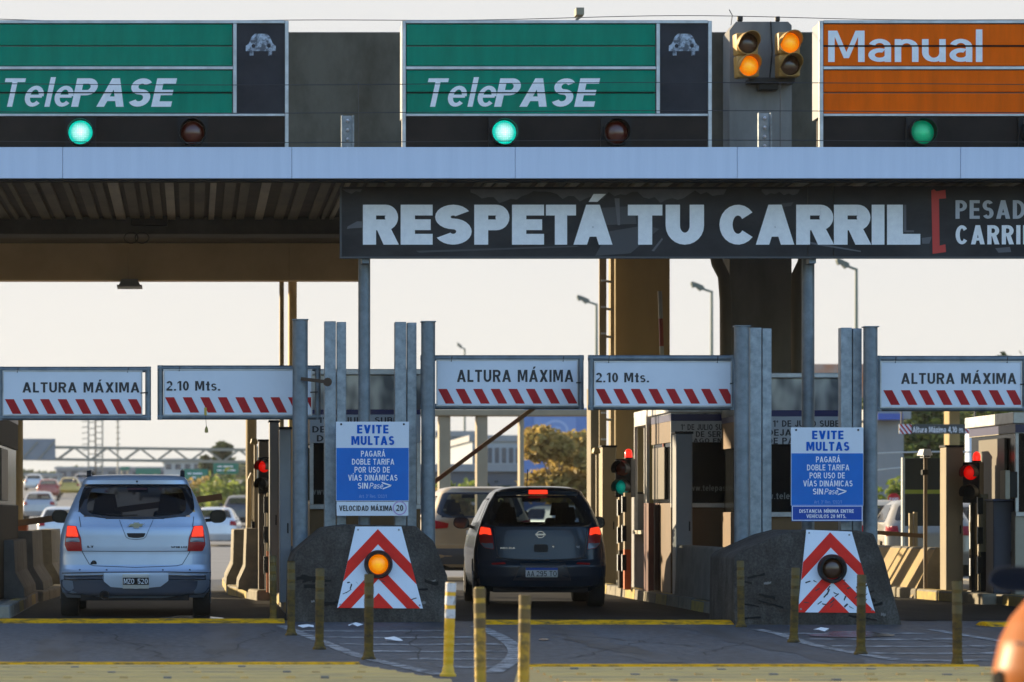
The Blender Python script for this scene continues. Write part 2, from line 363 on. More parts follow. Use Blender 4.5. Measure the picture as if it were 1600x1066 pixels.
red = mat('red_sheeting', (.46,.02,.024), .5, spec=.15, col2=(.37,.016,.02), scale=4)
red_c = mat('chevron_red', (.78,.028,.016), .5, spec=.12, col2=(.64,.022,.014), scale=4)
black = mat('black_lettering', (.015,.018,.024), .5)
blackp = mat('black_plastic', (.010,.010,.011), .5, spec=.25)
dark = mat('dark_recess', (.010,.009,.008), .9, spec=.1)
rubber = mat('black_rubber', (.018,.018,.018), .85)
green = mat('green_slat', (.0,.265,.165), .55, spec=.06, col2=(.0,.205,.125), scale=3, detail=9, stretch=(2,1,.35))
orange = mat('orange_slat', (.95,.14,.0), .55, spec=.06, col2=(.76,.115,.002), scale=3, detail=9, stretch=(2,1,.35))
white_t = mat('white_lettering', (.90,.90,.91), .5, col2=(.81,.81,.83), scale=14)
blue = mat('blue_sign_sheet', (.001,.15,.56), .4, spec=.25, col2=(.001,.13,.50), scale=3)
blue_d = mat('dark_blue_sheet', (.004,.06,.36), .4, spec=.25)
blue_t = mat('blue_lettering', (.0,.10,.48), .5, spec=.1)
yellow = mat('yellow_road_paint', (.74,.36,.0), .85, spec=.15, col2=(.12,.085,.03), scale=7, detail=10, lo=.44, hi=.66)
yellow_c = mat('faded_yellow_paint', (.66,.44,.16), .9, spec=.1, col2=(.33,.25,.15), stretch=(.3,2.5,1), scale=4, bump=.2, lo=.4, hi=.8)
roadw = mat('worn_white_road_paint', (.34,.34,.34), .85, spec=.2, col2=(.07,.07,.072), scale=6, lo=.40, hi=.60)
kerbm = mat('kerb_concrete', (.26,.235,.18), .85, col2=(.17,.155,.125), scale=4, bump=.3)
kerby = mat('yellow_kerb_paint', (.45,.33,.07), .8, col2=(.28,.22,.08), scale=6, bump=.2)
tanm = mat('tan_painted_steel', (.36,.29,.17), .5, col2=(.29,.235,.14), scale=2.5, stretch=(2,2,.4))
tanb = mat('tan_beam_paint', (.66,.49,.25), .7, col2=(.55,.40,.20), scale=1.3)
amberh = mat('amber_housing', (.46,.25,.05), .5, col2=(.38,.21,.05), scale=6)
greyp = mat('grey_painted_metal', (.27,.28,.29), .5, col2=(.22,.23,.24), scale=2)
lens_g = lensmat('green_lens_lit', (.8,1.0,.95), (.0,.52,.40), 1.15)
lens_g2 = lensmat('green_lens_dim', (.02,.6,.28), (.0,.2,.1), .5)
lens_a = lensmat('amber_lens_lit', (1.0,.62,.02), (1.0,.22,.0), .62)
lens_r = lensmat('red_lens_lit', (1.0,.02,.01), (.7,.0,.0), .6)
lens_t = lensmat('teal_lens_lit', (.0,.5,.38), (.0,.12,.1), .45)
lens_off = mat('red_lens_unlit', (.10,.014,.006), .25, coat=.5)
lens_aoff = mat('amber_lens_unlit', (.07,.028,.012), .25, coat=.5)
beacon = mat('red_beacon', (.6,.01,.01), .25, emit=(1,.02,.01), es=.7)

# asphalt: patches of wear along the lanes, fine grain
def asphalt():
    m = bpy.data.materials.new('asphalt'); m.use_nodes = True
    n = m.node_tree.nodes; l = m.node_tree.links; p = n['Principled BSDF']
    tc = n.new('ShaderNodeTexCoord')
    def noise(sc, st, det=6):
        mp = n.new('ShaderNodeMapping'); mp.inputs['Scale'].default_value = st; l.new(tc.outputs['Object'], mp.inputs[0])
        t = n.new('ShaderNodeTexNoise'); t.inputs['Scale'].default_value = sc; t.inputs['Detail'].default_value = det; l.new(mp.outputs[0], t.inputs[0]); return t
    a = noise(.9, (1,.12,1)); b = noise(14, (1,.35,1)); c = noise(60, (1,.5,1), 3)
    mx = n.new('ShaderNodeMix'); mx.data_type = 'FLOAT'; mx.inputs[0].default_value = .5; l.new(a.outputs[0], mx.inputs[2]); l.new(b.outputs[0], mx.inputs[3])
    cr = n.new('ShaderNodeValToRGB'); e = cr.color_ramp.elements; e[0].position = .40; e[0].color = (.022,.025,.030,1); e[1].position = .60; e[1].color = (.072,.080,.092,1)
    l.new(mx.outputs[0], cr.inputs[0]); l.new(cr.outputs[0], p.inputs['Base Color'])
    mr = n.new('ShaderNodeMapRange'); mr.inputs[3].default_value = .42; mr.inputs[4].default_value = .85; l.new(a.outputs[0], mr.inputs[0]); l.new(mr.outputs[0], p.inputs['Roughness'])
    bp = n.new('ShaderNodeBump'); bp.inputs['Strength'].default_value = .6; bp.inputs['Distance'].default_value = .012; l.new(c.outputs[0], bp.inputs['Height']); l.new(bp.outputs[0], p.inputs['Normal'])
    return m
asph = asphalt()
asph_far = mat('far_road', (.15,.145,.14), .8, col2=(.19,.185,.175), scale=.3)
soil = mat('dry_verge', (.12,.12,.06), .95, col2=(.18,.16,.09), scale=.15)

# ------------------------------------------------------------------ ground and road
g = MB()
ys = [-40, 0, 60, 119.9, 160, 220, 300, 420, 700, 2500]
for a, b in zip(ys, ys[1:]):
    g.add([(-900,a,gz(a)-.03),(900,a,gz(a)-.03),(900,b,gz(b)-.03),(-900,b,gz(b)-.03)], [(0,1,2,3)], soil)
structure(g, 'ground', recalc=False)
g = MB(); g.add([(-60,-40,0),(60,-40,0),(60,58,0),(-60,58,0)], [(0,1,2,3)], asph)
structure(g, 'road', recalc=False)
g = MB()
ys = [58, 90, 119.9, 160, 220, 300, 394]
for a, b in zip(ys, ys[1:]):
    wa, wb = 34 - (a-58)*.05, 34 - (b-58)*.05
    g.add([(-wa,a,gz(a)),(wa,a,gz(a)),(wb,b,gz(b)),(-wb,b,gz(b))], [(0,1,2,3)], asph_far)
structure(g, 'motorway', recalc=False)

def gquad(mb, pts, z, m): mb.add([(*GP(x, y), z) for x, y in pts], [tuple(range(len(pts)))], m)
def ribbon(mb, pts, wd, z, m):                 # painted line along ground points
    P = [Vector((*p, 0)) for p in pts]; v = []
    for i, p in enumerate(P):
        d = (P[min(i+1, len(P)-1)] - P[max(i-1, 0)]).normalized(); q = Vector((-d.y, d.x, 0))*wd/2
        v += [(p.x+q.x, p.y+q.y, z), (p.x-q.x, p.y-q.y, z)]
    mb.add(v, [(2*i, 2*i+1, 2*i+3, 2*i+2) for i in range(len(P)-1)], m)
# yellow stop humps across the lanes: low rounded strips
def hump(x0, x1, y, wd, ht, m, name='speed_hump'):
    mb = MB(); n = 9
    pts = [(y - wd/2 + wd*i/(n-1), ht*math.sin(math.pi*i/(n-1))*1.0 + .004) for i in range(n)] + [(y+wd/2, -.02), (y-wd/2, -.02)]
    mb.prismx(pts, x0, x1, m)
    return structure(mb, name)
hump(-3.0, 1.0, 34.75, .6, .038, yellow); hump(3.05, 6.02, 34.35, .6, .038, yellow); hump(8.3, 12, 33.6, .6, .045, yellow)
# rumble bands: pale yellow paved strip with raised front edge and reflective studs
def rumble(pts_px, name='rumble_strip'):
    mb = MB(); gquad(mb, pts_px, .008, yellow_c)
    return structure(mb, name, recalc=False)
rumble([(-120,1120),(735,1120),(690,1063),(560,1040),(-120,1040)]); rumble([(790,1120),(1640,1120),(1640,1043),(1500,1043),(810,1043)])
mb = MB()
for x0, x1, ya in ((-2.2, 1.30, 24.85), (2.55, 6.0, 24.5)):
    mb.prismx([(ya-.13,.004),(ya-.1,.022),(ya+.1,.022),(ya+.13,.004)], x0, x1, yellow)
    for k in range(6):
        yy = ya - .5 - k*.42
        mb.prismx([(yy-.1,.006),(yy-.07,.024),(yy+.07,.024),(yy+.1,.006)], x0, x1+.1*k, yellow_c)
structure(mb, 'rumble_strip')
mb = MB()
for x0, x1, ya in ((-2.2, 1.30, 24.0), (2.6, 6.0, 23.7)):
    for r in range(3):
        for k in range(12):
            x = x0 + .15 + (x1-x0)*(k + random.random()*.5)/12; yy = ya - r*.75 + random.uniform(-.1,.1)
            mb.box(x-.028, x+.028, yy-.04, yy+.04, .008, .032, yellow_c if (k*3+r) % 4 else kerbm)
tag(mb.build('road_stud'), kind='structure')
# white worn lines of the island nose
mb = MB()
def curve_px(pts): 
    P = [Vector((*GP(x, y), 0)) for x, y in pts]; out = []
    for i in range(len(P)-1):
        p0, p1, p2, p3 = P[max(i-1,0)], P[i], P[i+1], P[min(i+2,len(P)-1)]
        for k in range(6):
            t = k/6; out.append(.5*((2*p1)+(p2-p0)*t+(2*p0-5*p1+4*p2-p3)*t*t+(3*p1-p0-3*p2+p3)*t**3))
    out.append(P[-1]); return [(p.x, p.y) for p in out]
ribbon(mb, curve_px([(440,978),(475,992),(520,1010),(565,1027),(620,1040),(690,1056)]), .12, .005, roadw)
ribbon(mb, curve_px([(742,978),(775,992),(800,1008),(806,1022),(795,1036),(770,1052)]), .14, .005, roadw)
ribbon(mb, curve_px([(1182,984),(1220,992),(1262,1006),(1320,1018),(1400,1032)]), .12, .005, roadw)
ribbon(mb, curve_px([(1455,984),(1500,992),(1560,1002),(1640,1016)]), .12, .005, roadw)
for y, a, b in ((986,470,690),(996,500,740),(1007,530,780),(1018,580,790),(1030,640,785),(1042,690,770)):
    ribbon(mb, [GP(a,y),GP((a+b)/2,y+1),GP(b,y)], .28, .004, roadw)
for y, a, b in ((990,1225,1440),(999,1265,1500),(1010,1300,1560),(1021,1350,1560),(1032,1420,1540)):
    ribbon(mb, [GP(a,y),GP((a+b)/2,y+1),GP(b,y)], .26, .004, roadw)
for x, y, b in ((10, 60, 119), (-3.2, 60, 119), (-.2, 62, 119), (3.4, 62, 119)):
    yy = y
    while yy < b: ribbon(mb, [(x,yy),(x+.05,yy+4)], .18, .006, roadw); yy += 9
structure(mb, 'lane_marking', recalc=False)
mb = MB(); sp = []
for cx, cy, rx, ry in ((300,966,45,3),(1330,992,60,5),(1262,1052,26,4),(850,1000,8,1.5)):
    mb.add([(*GP(cx+rx*math.cos(t)*(1+.25*math.sin(3*t)), cy+ry*math.sin(t)), .007) for t in [2*math.pi*k/20 for k in range(20)]], [tuple(range(20))], mat('wet_tar_patch', (.012,.012,.012), .25))
structure(mb, 'oil_stain', recalc=False)
mb = MB(); crackm = mat('crack_sealant', (.018,.019,.021), .7); rnd = random.Random(11)
for x0, y0, x1, y1, wd in ((40,1000,330,1012,.05),(150,985,260,1030,.03),(330,1030,430,985,.03),(860,990,1080,1010,.05),(900,1030,1010,1000,.03),(1100,1024,1180,1000,.03),(640,985,660,1030,.03),(1430,1000,1560,1016,.04)):
    a, b = Vector((*GP(x0,y0),0)), Vector((*GP(x1,y1),0)); pts = [a.lerp(b, k/14) + Vector((rnd.uniform(-.06,.06), rnd.uniform(-.12,.12), 0)) for k in range(15)]
    ribbon(mb, [(p.x,p.y) for p in pts], wd*.55, .0042, crackm)
structure(mb, 'road_crack', recalc=False)
mb = MB(); trk = mat('tyre_track', (.018,.020,.023), .6, col2=(.05,.055,.062), scale=3, detail=8, stretch=(1,.15,1), lo=.38, hi=.6)
for c in (-.45, 4.45, 9.1):
    for s in (-.72, .72):
        n = 14; y0, y1 = 25.2, 33.6; w_ = lambda k: .17+.05*math.sin(k*2.1+c+s)
        pts = [(c+s-w_(k)+.05*math.sin(k*.7), y0+(y1-y0)*k/n) for k in range(n+1)] + [(c+s+w_(k+3)+.05*math.sin(k*.7), y0+(y1-y0)*k/n) for k in range(n,-1,-1)]
        mb.add([(x,y,.0032) for x, y in pts][::-1], [tuple(range(len(pts)))], trk)
structure(mb, 'tyre_track', recalc=False)

# oily lane surface, its dark tone also holding the painted shade of the canopy
oily_shade = mat('oily_shaded_asphalt', (.010,.009,.008), .8, spec=.12, col2=(.035,.032,.029), scale=1.4, detail=9, bump=.4, stretch=(1,.25,1), lo=.42, hi=.75, bscale=40)
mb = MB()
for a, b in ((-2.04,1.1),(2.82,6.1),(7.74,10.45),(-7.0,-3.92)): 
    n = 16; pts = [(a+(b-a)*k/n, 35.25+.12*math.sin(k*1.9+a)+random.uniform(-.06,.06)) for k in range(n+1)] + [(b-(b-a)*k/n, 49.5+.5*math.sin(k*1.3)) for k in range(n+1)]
    mb.add([(x, y, .0045) for x, y in pts], [tuple(range(len(pts)))], oily_shade)
structure(mb, 'oily_shaded_lane', recalc=False)

# ------------------------------------------------------------------ toll canopy
YF = 36.1                              # front edge of the canopy
cano = thing('toll_canopy', 'long toll plaza canopy with pale blue grey fascia and dark concrete parapet', 'canopy', (4, YF, 0))
fasc = mat('fascia_sheet', (.66,.73,.87), .4, col2=(.57,.64,.78), scale=3.2, detail=8, stretch=(2.5,1,.12), spec=.4, lo=.3, hi=.75)
zt, zb = PZ(230,YF), PZ(279,YF); XL, XR = -32, 30
joins = [XL, PX(98,YF), PX(456,YF), PX(805,YF), PX(1152,YF), PX(1501,YF), XR]
for a, b in zip(joins, joins[1:]):
    mb = MB(); mb.box(a+.002, b-.002, YF, YF+.05, zb, zt, fasc); mb.build('fascia_panel', cano, bevel=.004, seg=1)
mb = MB(); mb.box(XL, XR, YF+.002, YF+.14, zb-.035, zb-.003, dark); mb.build('drip_edge', cano)
mb = MB(); mb.box(XL, XR, YF+.055, 47.4, zt-.16, zt-.02, conc_d); mb.build('roof_deck', cano)
Y1 = 40.75                             # ribbed soffit from the fascia back to the edge beam
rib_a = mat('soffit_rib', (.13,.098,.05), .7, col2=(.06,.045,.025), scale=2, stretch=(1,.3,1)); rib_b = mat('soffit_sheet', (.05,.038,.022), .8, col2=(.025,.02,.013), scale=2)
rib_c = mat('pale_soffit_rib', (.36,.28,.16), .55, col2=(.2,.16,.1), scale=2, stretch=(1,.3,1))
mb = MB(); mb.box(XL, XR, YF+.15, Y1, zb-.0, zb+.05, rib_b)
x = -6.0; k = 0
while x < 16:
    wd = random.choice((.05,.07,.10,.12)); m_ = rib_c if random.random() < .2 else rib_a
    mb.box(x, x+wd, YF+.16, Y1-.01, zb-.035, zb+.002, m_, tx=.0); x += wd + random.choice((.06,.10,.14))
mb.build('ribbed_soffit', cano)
mb = MB(); zbm = PZ(366, Y1)
mb.box(XL, XR, Y1, Y1+.6, zbm, zb+.3, mat('dark_beam', (.03,.028,.024), .8, col2=(.07,.062,.05), scale=1.2))  # dark mottled beam closing the back of the soffit
mb.build('edge_beam', cano, bevel=.02)
mb = MB(); mb.box(PX(205,Y1), PX(262,Y1), Y1-.12, Y1+.01, PZ(354,Y1), PZ(318,Y1), blackp); mb.build('cable_box', cano, bevel=.01)
mb = MB()
for cx in (205, 222): 
    mb = MB(); c = (PX(cx,Y1), Y1-.05, zbm-.02); mb.tube([(c[0]+.08*math.cos(t)*1.1, c[1], c[2]+.07*math.sin(t)-.03) for t in [2*math.pi*k/14 for k in range(15)]], .008, blackp, 6)
    mb.build('cable_loop', cano)
YB = 47.0
mb = MB(); xs = [XL] + [PX(v,YB) for v in (200, 452)] + [PX(566,YB)]
for a, b in zip(xs, xs[1:]): mb.box(a, b, YB, YB+.35, PZ(438,YB), 5.75, tanb)
mb.build('rear_beam', cano, bevel=.01)
mb = MB(); mb.box(XL, XR, 47.45, 52, 6.1, 6.25, rib_b); mb.build('rear_soffit', cano)
YP = 45.0
mb = MB(); mb.box(XL, XR, YP, YP+.25, zt-.1, PZ(50,YP), conc_d); mb.build('parapet', cano, bevel=.02)
# big concrete column under the amber lights (stands behind the booth)
YC = 44.4
mb = MB(); a, b = PX(1140,YC), PX(1237,YC)
top = PZ(34,YC)
mb.prism([(a,0),(b,0),(b,top-.05),(b-.05,top),(a+.09,top),(a,top-.12)], YC, YC+.55, mat('column_concrete', (.13,.128,.122), .85, col2=(.21,.205,.195), scale=1.5, bump=.3, stretch=(1,1,.35)))
mb.build('column', cano, bevel=.02)
mb = MB(); xx = PX(1187,YC); mb.box(PX(1165,YC), PX(1236,YC), YC-.3, YC-.003, PZ(133,YC), PZ(126,YC), blackp); mb.box(PX(1182,YC), PX(1212,YC), YC-.2, YC-.004, PZ(143,YC), PZ(133,YC), blackp)
mb.tube([(PX(1204,YC), YC-.02, top), (PX(1206,YC), YC-.03, PZ(80,YC)), (PX(1202,YC), YC-.03, PZ(125,YC))], .012, blackp, 6)
mb.build('light_bracket', cano, bevel=.008)
# tan column at the exit side, lit from behind
YD = 50.5
coltan = mat('tan_column', (.33,.25,.12), .8, col2=(.25,.19,.10), scale=1.1, bump=.1, stretch=(1,1,.3))
mb = MB(); mb.box(PX(961,YD), PX(1047,YD), YD, YD+.8, .1, 6.15, coltan); mb.build('column', cano, bevel=.03)
mb = MB(); mb.box(PX(923,49), PX(936,49), 49, 49.5, .12, PZ(606,49), mat('concrete_post', (.25,.22,.17), .85, col2=(.19,.17,.13), scale=2, bump=.2)); tag(mb.build('concrete_post', bevel=.01), 'plain concrete post just left of the access ladder', 'post')
for px0, px1, yy, lab in ((384,401,50.0,'round tan post behind the red signal right of the silver car'), (20,36,50.5,'round tan post at the left edge behind the lowered arm')):                       # round tan columns of the left lane
    mb = MB(); r = (PX(px1,yy)-PX(px0,yy))/2; mb.lathe((PX((px0+px1)/2,yy), yy, 0), [(r,0.05),(r,PZ(612,yy)),(r*.9,PZ(612,yy)+.02)], coltan); tag(mb.build('round_post', smooth=40), lab, 'post', 'round tan posts of the left lane')
mb = MB(); mb.tube([(PX(440,47.5),47.5,.1),(PX(440,47.5),47.5,6.1)], .035, tanm, 10); mb.build('downpipe', cano, smooth=40)
mb = MB(); mb.tube([(PX(457,47.6),47.6,.1),(PX(457,47.6),47.6,6.1)], .065, tanb, 12); mb.build('downpipe', cano, smooth=40)
for sx, p in ((1, [(1118,398),(1121,412),(1131,432),(1134,470),(1135,700)]), (-1, [(1258,398),(1255,412),(1246,430),(1245,470),(1246,700)])):
    mb = MB(); mb.tube([(PX(x,43.9), 43.9, PZ(y,43.9)) for x, y in p], .085, mat('brown_pipe', (.10,.085,.065), .6), 14); mb.build('downpipe', cano, smooth=40)
for x0, x1, yp in ((533,553,181),(1184,1205,177)):                       # bolted channel brackets standing behind the fascia
    Y = 38; mb = MB(); a, b = PX(x0,Y), PX(x1,Y); z1 = PZ(yp,Y)
    mb.box(a, b, Y, Y+.02, zt-.05, z1, galv); mb.box(a, a+.02, Y-.06, Y, zt-.05, z1, galv); mb.box(b-.02, b, Y-.06, Y, zt-.05, z1, galv)
    for k in range(4): mb.lathe(((a+b)/2, Y-.001, z1-.06-k*.11), [(.02,0),(.02,.02),(.008,.035)], panelw, '-y', 10)
    mb.build('channel_bracket', cano)
mb = MB(); mb.box(PX(183,46.9), PX(222,46.9), 46.75, 47.3, PZ(449,46.9), PZ(446,46.9), greyp); mb.prism([(PX(186,46.9),PZ(446,46.9)),(PX(219,46.9),PZ(446,46.9)),(PX(215,46.9),PZ(437,46.9)),(PX(190,46.9),PZ(437,46.9))], 46.8, 47.25, greyp)
o = mb.build('canopy_lamp'); tag(o, 'flat grey light fitting under the tan rear beam', 'lamp')

# wires strung along the sign fronts
wire = mat('dark_wire', (.03,.03,.035), .5)
for yp, yy, lab in ((30, 37.6, 'thin wire strung above the tops of the sign boxes'), (131, 36.0, 'thin wire across the lettering of the lane signs'), (175, 36.0, 'thin wire along the bottom edge of the lane signs'), (221, 36.0, 'thin wire just above the pale fascia')):
    mb = MB(); pts = []
    for k in range(41):
        px = -60 + 1720*k/40; sag = 4*math.sin(px/230.0) + (2 if yp == 30 else 0)*math.sin(px/97)
        pts.append((PX(px,yy), yy, PZ(yp + sag*(.5 if yp != 30 else .9), yy)))
    mb.tube(pts, .0045, wire, 5, caps=False); tag(mb.build('wire'), lab, 'wire', 'wires along the canopy signs')
for px, lab in ((560,'thin upright cable by the bolted bracket between the green signs'),(1219,'thin upright cable hanging below the right amber light')):
    mb = MB(); x = PX(px,36.02); mb.tube([(x,36.02,PZ(128,36)),(x,36.02,PZ(229,36))], .005, wire, 5); tag(mb.build('cable_drop'), lab, 'cable', 'upright cables at the fascia')

# ------------------------------------------------------------------ lane signs on the canopy
YS = 36.3
sgdark = mat('black_sign_panel', (.012,.014,.02), .5, spec=.2, col2=(.028,.03,.038), scale=2.2)
lampbox = mat('black_lamp_band', (.012,.009,.008), .6, spec=.15, col2=(.024,.018,.015), scale=2)
def lane_sign(off, label, slat, word, manual=False, cut=None):
    x = lambda v: PX(v+off, YS); z = lambda v: PZ(v, YS)
    t = thing('lane_sign', label, 'sign', (x(870), YS, zt), 'lane signs on the canopy')
    mb = MB(); mb.box(x(629), x(1110), YS+.03, YS+.45, z(182), z(34), greyp)
    for a, b, c, d in ((628,634,231,33),(1106,1112,231,33),(634,1106,37,32),(634,1106,182,178),(1025,1031,178,37),(634,1025,109,104)):
        mb.box(x(a), x(b), YS-.02, YS+.06, z(c), z(d), alu)
    mb.build('frame', t, bevel=.004, seg=1)
    rows = ((38,71),(73,103),(110,144),(146,178))
    for a, b in rows:
        mb = MB(); mb.box(x(635), x(1024), YS-.004, YS+.03, z(b), z(a), slat); mb.build('slat', t, bevel=.006, seg=1)
    mb = MB()
    if not manual:
        ptext(mb, 'Tele', 660+off, 772+off, 122.5, 167, YS-.008, white_t, w=.172, h=.135, shear=.22, gap=.1)
        ptext(mb, 'PASE', 772+off, 928+off, 122.5, 167, YS-.008, white_t, w=.225, h=.19, shear=.22, gap=.09)
    else:
        ptext(mb, 'Manual', 642+off, 883+off, 48, 97, YS-.008, white_t, w=.165, h=.135, gap=.09)
    mb.build('lettering', t, recalc=False)
    mb = MB()
    for s in ((144.3,146.0),) if not manual else ((71.0,73.4),): mb.box(x(634.5), x(1024.5), YS-.0125, YS-.0065, z(s[1]), z(s[0]), dark)
    mb.build('slat_seam', t)
    mb = MB(); mb.box(x(1031), x(1106), YS-.002, YS+.03, z(178), z(37), sgdark); pn = mb.build('side_panel', t)
    picto = mat('worn_white_pictogram', (.46,.52,.60), .6, col2=(.08,.09,.11), scale=12, detail=8, lo=.42, hi=.56)
    mb = MB(); q = lambda pts, dy=0: mb.poly([(x(a), z(b)) for a, b in pts], YS-.005-dy, picto)
    q([(1045,80),(1045,72),(1050,68),(1054,58),(1059,53),(1078,53),(1083,58),(1087,68),(1092,72),(1092,80)])
    q([(1051,80),(1057,80),(1057,87),(1051,87)], .0006); q([(1080,80),(1086,80),(1086,87),(1080,87)], .0006)
    for cx in (1057, 1081): mb.poly([(x(cx+3*math.cos(k)), z(72+3*math.sin(k))) for k in [i*.524 for i in range(12)]], YS-.008, sgdark)
    mb.build('car_pictogram', pn, recalc=False)
    mb = MB(); mb.box(x(634.2), x(1105.8), YS, YS+.4, z(231), z(182.3), lampbox); mb.build('lamp_band', t)
    for cx, lit in ((787,1),(962,0)):
        mb = MB(); mb.box(x(cx-24), x(cx+24), YS-.035, YS-.002, z(231), z(184), blackp)
        mb.lathe((x(cx), YS-.02, z(208)), [(.155,0),(.155,.16),(.147,.16),(.147,.0)], blackp, '-y', 28)
        hs = mb.build('signal_light', t, smooth=40)
        mb = MB(); mb.lathe((x(cx), YS-.045, z(208)), [(.138,0),(.13,.03),(.09,.055),(.02,.065)], (lens_g2 if manual else lens_g) if lit else lens_off, '-y', 28); mb.build('lens', hs, smooth=60)
    return t
lane_sign(-661, 'green lane sign cut off by the left edge of the photo', green, 'TelePASE')
lane_sign(0, 'whole green lane sign with white lettering above the banner start', green, 'TelePASE')
lane_sign(652, 'orange lane sign lettered Manual', orange, 'Manual', True)
mb = MB(); x0 = PX(905,36.9); mb.box(x0-.045, x0+.045, 36.8, 37.0, PZ(25,36.9), PZ(14,36.9), mat('khaki_metal', (.22,.2,.14), .6)); mb.tube([(x0+.02,36.9,PZ(25,36.9)),(x0-.02,36.9,PZ(29,36.9)),(x0-.04,36.9,PZ(36,36.9))], .02, conc, 8)
tag(mb.build('sensor_box'), 'small khaki sensor box on top of the middle green sign', 'sensor')
for px, r, lab in ((1160,.03,'small dark fitting on the left top of the concrete column'),(1219,.025,'small dark fitting on the right top of the concrete column')):
    mb = MB(); mb.lathe((PX(px,YC), YC+.2, top), [(r*1.3,0),(r,.03),(r*1.4,.05),(r*1.4,.1)], blackp, n=12); tag(mb.build('rooftop_fitting'), lab, 'fitting', 'fittings on the column top')
mb = MB(); mb.tube([(PX(1146,YC),YC+.2,top-.02),(PX(1148,YC),YC+.2,top+.12),(PX(1143,YC),YC+.2,top+.2)], .006, blackp, 5)
tag(mb.build('bent_wire'), 'bent wire end sticking up from the concrete column', 'wire')

# amber twin lights on the column
def amber_light(cx, cy, tilt, lit_top, label):
    Y = YC-.5; t = thing('warning_light', label, 'traffic light', (PX(cx,Y), Y, PZ(cy,Y)), 'amber warning lights on the column', local=True)
    s = Y/F; W, H = 34*s, 70*s
    for k, up in ((0, 1), (1, -1)):
        lit = lit_top == (up == 1); zc = up*H/4
        mb = MB(); mb.box(-W/2, W/2, -.02, .22, zc-H/4+.002, zc+H/4-.002, amberh); hs = mb.build('housing', t, bevel=.025, seg=3, smooth=50)
        mb = MB(); mb.lathe((0,-.02,zc), [(.15,0),(.15,.05),(.142,.05),(.142,0)], amberh, '-y', 28)
        n = 20; v = []
        for i in range(n+1):
            a = R(-10 + 200*i/n); d = .24*math.sin(max(0,(R(180)*i/n)))**.6
            for rr, dd in ((.15,.04),(.15,.05+d),(.14,.05+d),(.14,.04)): v.append((rr*math.cos(a), -.02-dd, zc+rr*math.sin(a)))
        mb.add(v, [(4*i+j, 4*i+(j+1) % 4, 4*i+4+(j+1) % 4, 4*i+4+j) for i in range(n) for j in range(4)], amberh)
        mb.build('visor', hs, smooth=50)
        mb = MB(); mb.lathe((0,-.03,zc), [(.138,0),(.12,.03),(.07,.05),(.01,.055)], lens_a if lit else lens_aoff, '-y', 28); mb.build('lens', hs, smooth=60)
    mb = MB(); mb.box(-.03, .03, .2, .5, -.05, .05, blackp); mb.build('bracket', t)
    t.rotation_euler = (R(2), R(tilt), R(4 if tilt else -6))
amber_light(1168, 86, -3, False, 'amber two lamp warning light tilted, its lower lamp lit'); amber_light(1233, 85, -1, True, 'amber two lamp warning light with its upper lamp lit')
# ------------------------------------------------------------------ banner on two poles
YN = 36.62
bpanel = mat('dark_banner_print', (.014,.014,.016), .55, spec=.2, col2=(.036,.036,.039), scale=1.3, detail=8, stretch=(1,1,2.2))
bn = thing('overhead_banner', 'dark banner on two poles telling drivers to keep to their lane', 'banner', (PX(571,YN), YN, 0))
bz = lambda v: PZ(v, YN); bx_ = lambda v: PX(v, YN)
mb = MB(); mb.box(bx_(531), bx_(1262), YN, YN+.05, bz(404), bz(292), bpanel); mb.box(bx_(1302.5), bx_(1830), YN, YN+.05, bz(404), bz(290.5), bpanel); mb.box(bx_(1262.6), bx_(1301.9), YN, YN+.05, bz(404), bz(291), bpanel)
mb.build('panel', bn, bevel=.004, seg=1)
mb = MB()
for a, b, c, d in ((531,1830,404,401),(531,534,401,292)): mb.box(bx_(a), bx_(b), YN-.012, YN+.06, bz(c), bz(d), mat('dark_steel', (.06,.065,.07), .5, .4))
mb.build('frame', bn)
peel = mat('peeled_banner_print', (.10,.10,.11), .7, col2=(.06,.06,.066), scale=4, detail=8)
mb = MB()                                     # printed night road and peeled paper along the top edge
q = lambda pts, m, dy=.002: mb.poly([(bx_(a), bz(b)) for a, b in pts], YN-dy, m)
ed = [(735,296)]; xx = 735
while xx < 1135: ed.append((xx, 306 + 6*math.sin(xx*.05) + random.uniform(-4,6))); xx += 9
ed += [(1135,296)]; q(ed, peel)
ed = [(1190,296)]; xx = 1190
while xx < 1250: ed.append((xx, 302+random.uniform(-3,4))); xx += 7
q(ed+[(1250,296)], peel); q([(535,296),(566,296),(563,300),(556,299),(549,303),(541,300)], peel)
prt = mat('faint_print_grey', (.10,.10,.11), .6); prt2 = mat('fainter_print_grey', (.05,.05,.055), .6)
q([(543,354),(558,346),(566,346),(566,356),(548,357),(542,358)], prt); q([(960,310),(968,310),(969,352),(965,352)], prt); q([(938,325),(990,322),(995,350),(940,352)], prt2, .0015)
q([(950,362),(1010,352),(1030,358),(985,396),(930,400)], prt2, .0016); q([(1018,392),(1034,372),(1036,374),(1022,393)], prt, .0022); q([(1265,378),(1345,392),(1345,394),(1263,381)], prt, .0022)
q([(1412,320),(1416,320),(1416,360),(1428,360),(1428,363),(1412,363)], prt); q([(1440,372),(1456,370),(1452,381),(1441,381)], prt, .0024); q([(1205,320),(1240,316),(1236,322),(1208,325)], prt2)
q([(650,392),(900,384),(905,386),(655,395)], prt2); q([(1555,388),(1578,386),(1580,394),(1560,395)], prt)
mb.build('printed_picture', bn, recalc=False)
mb = MB()
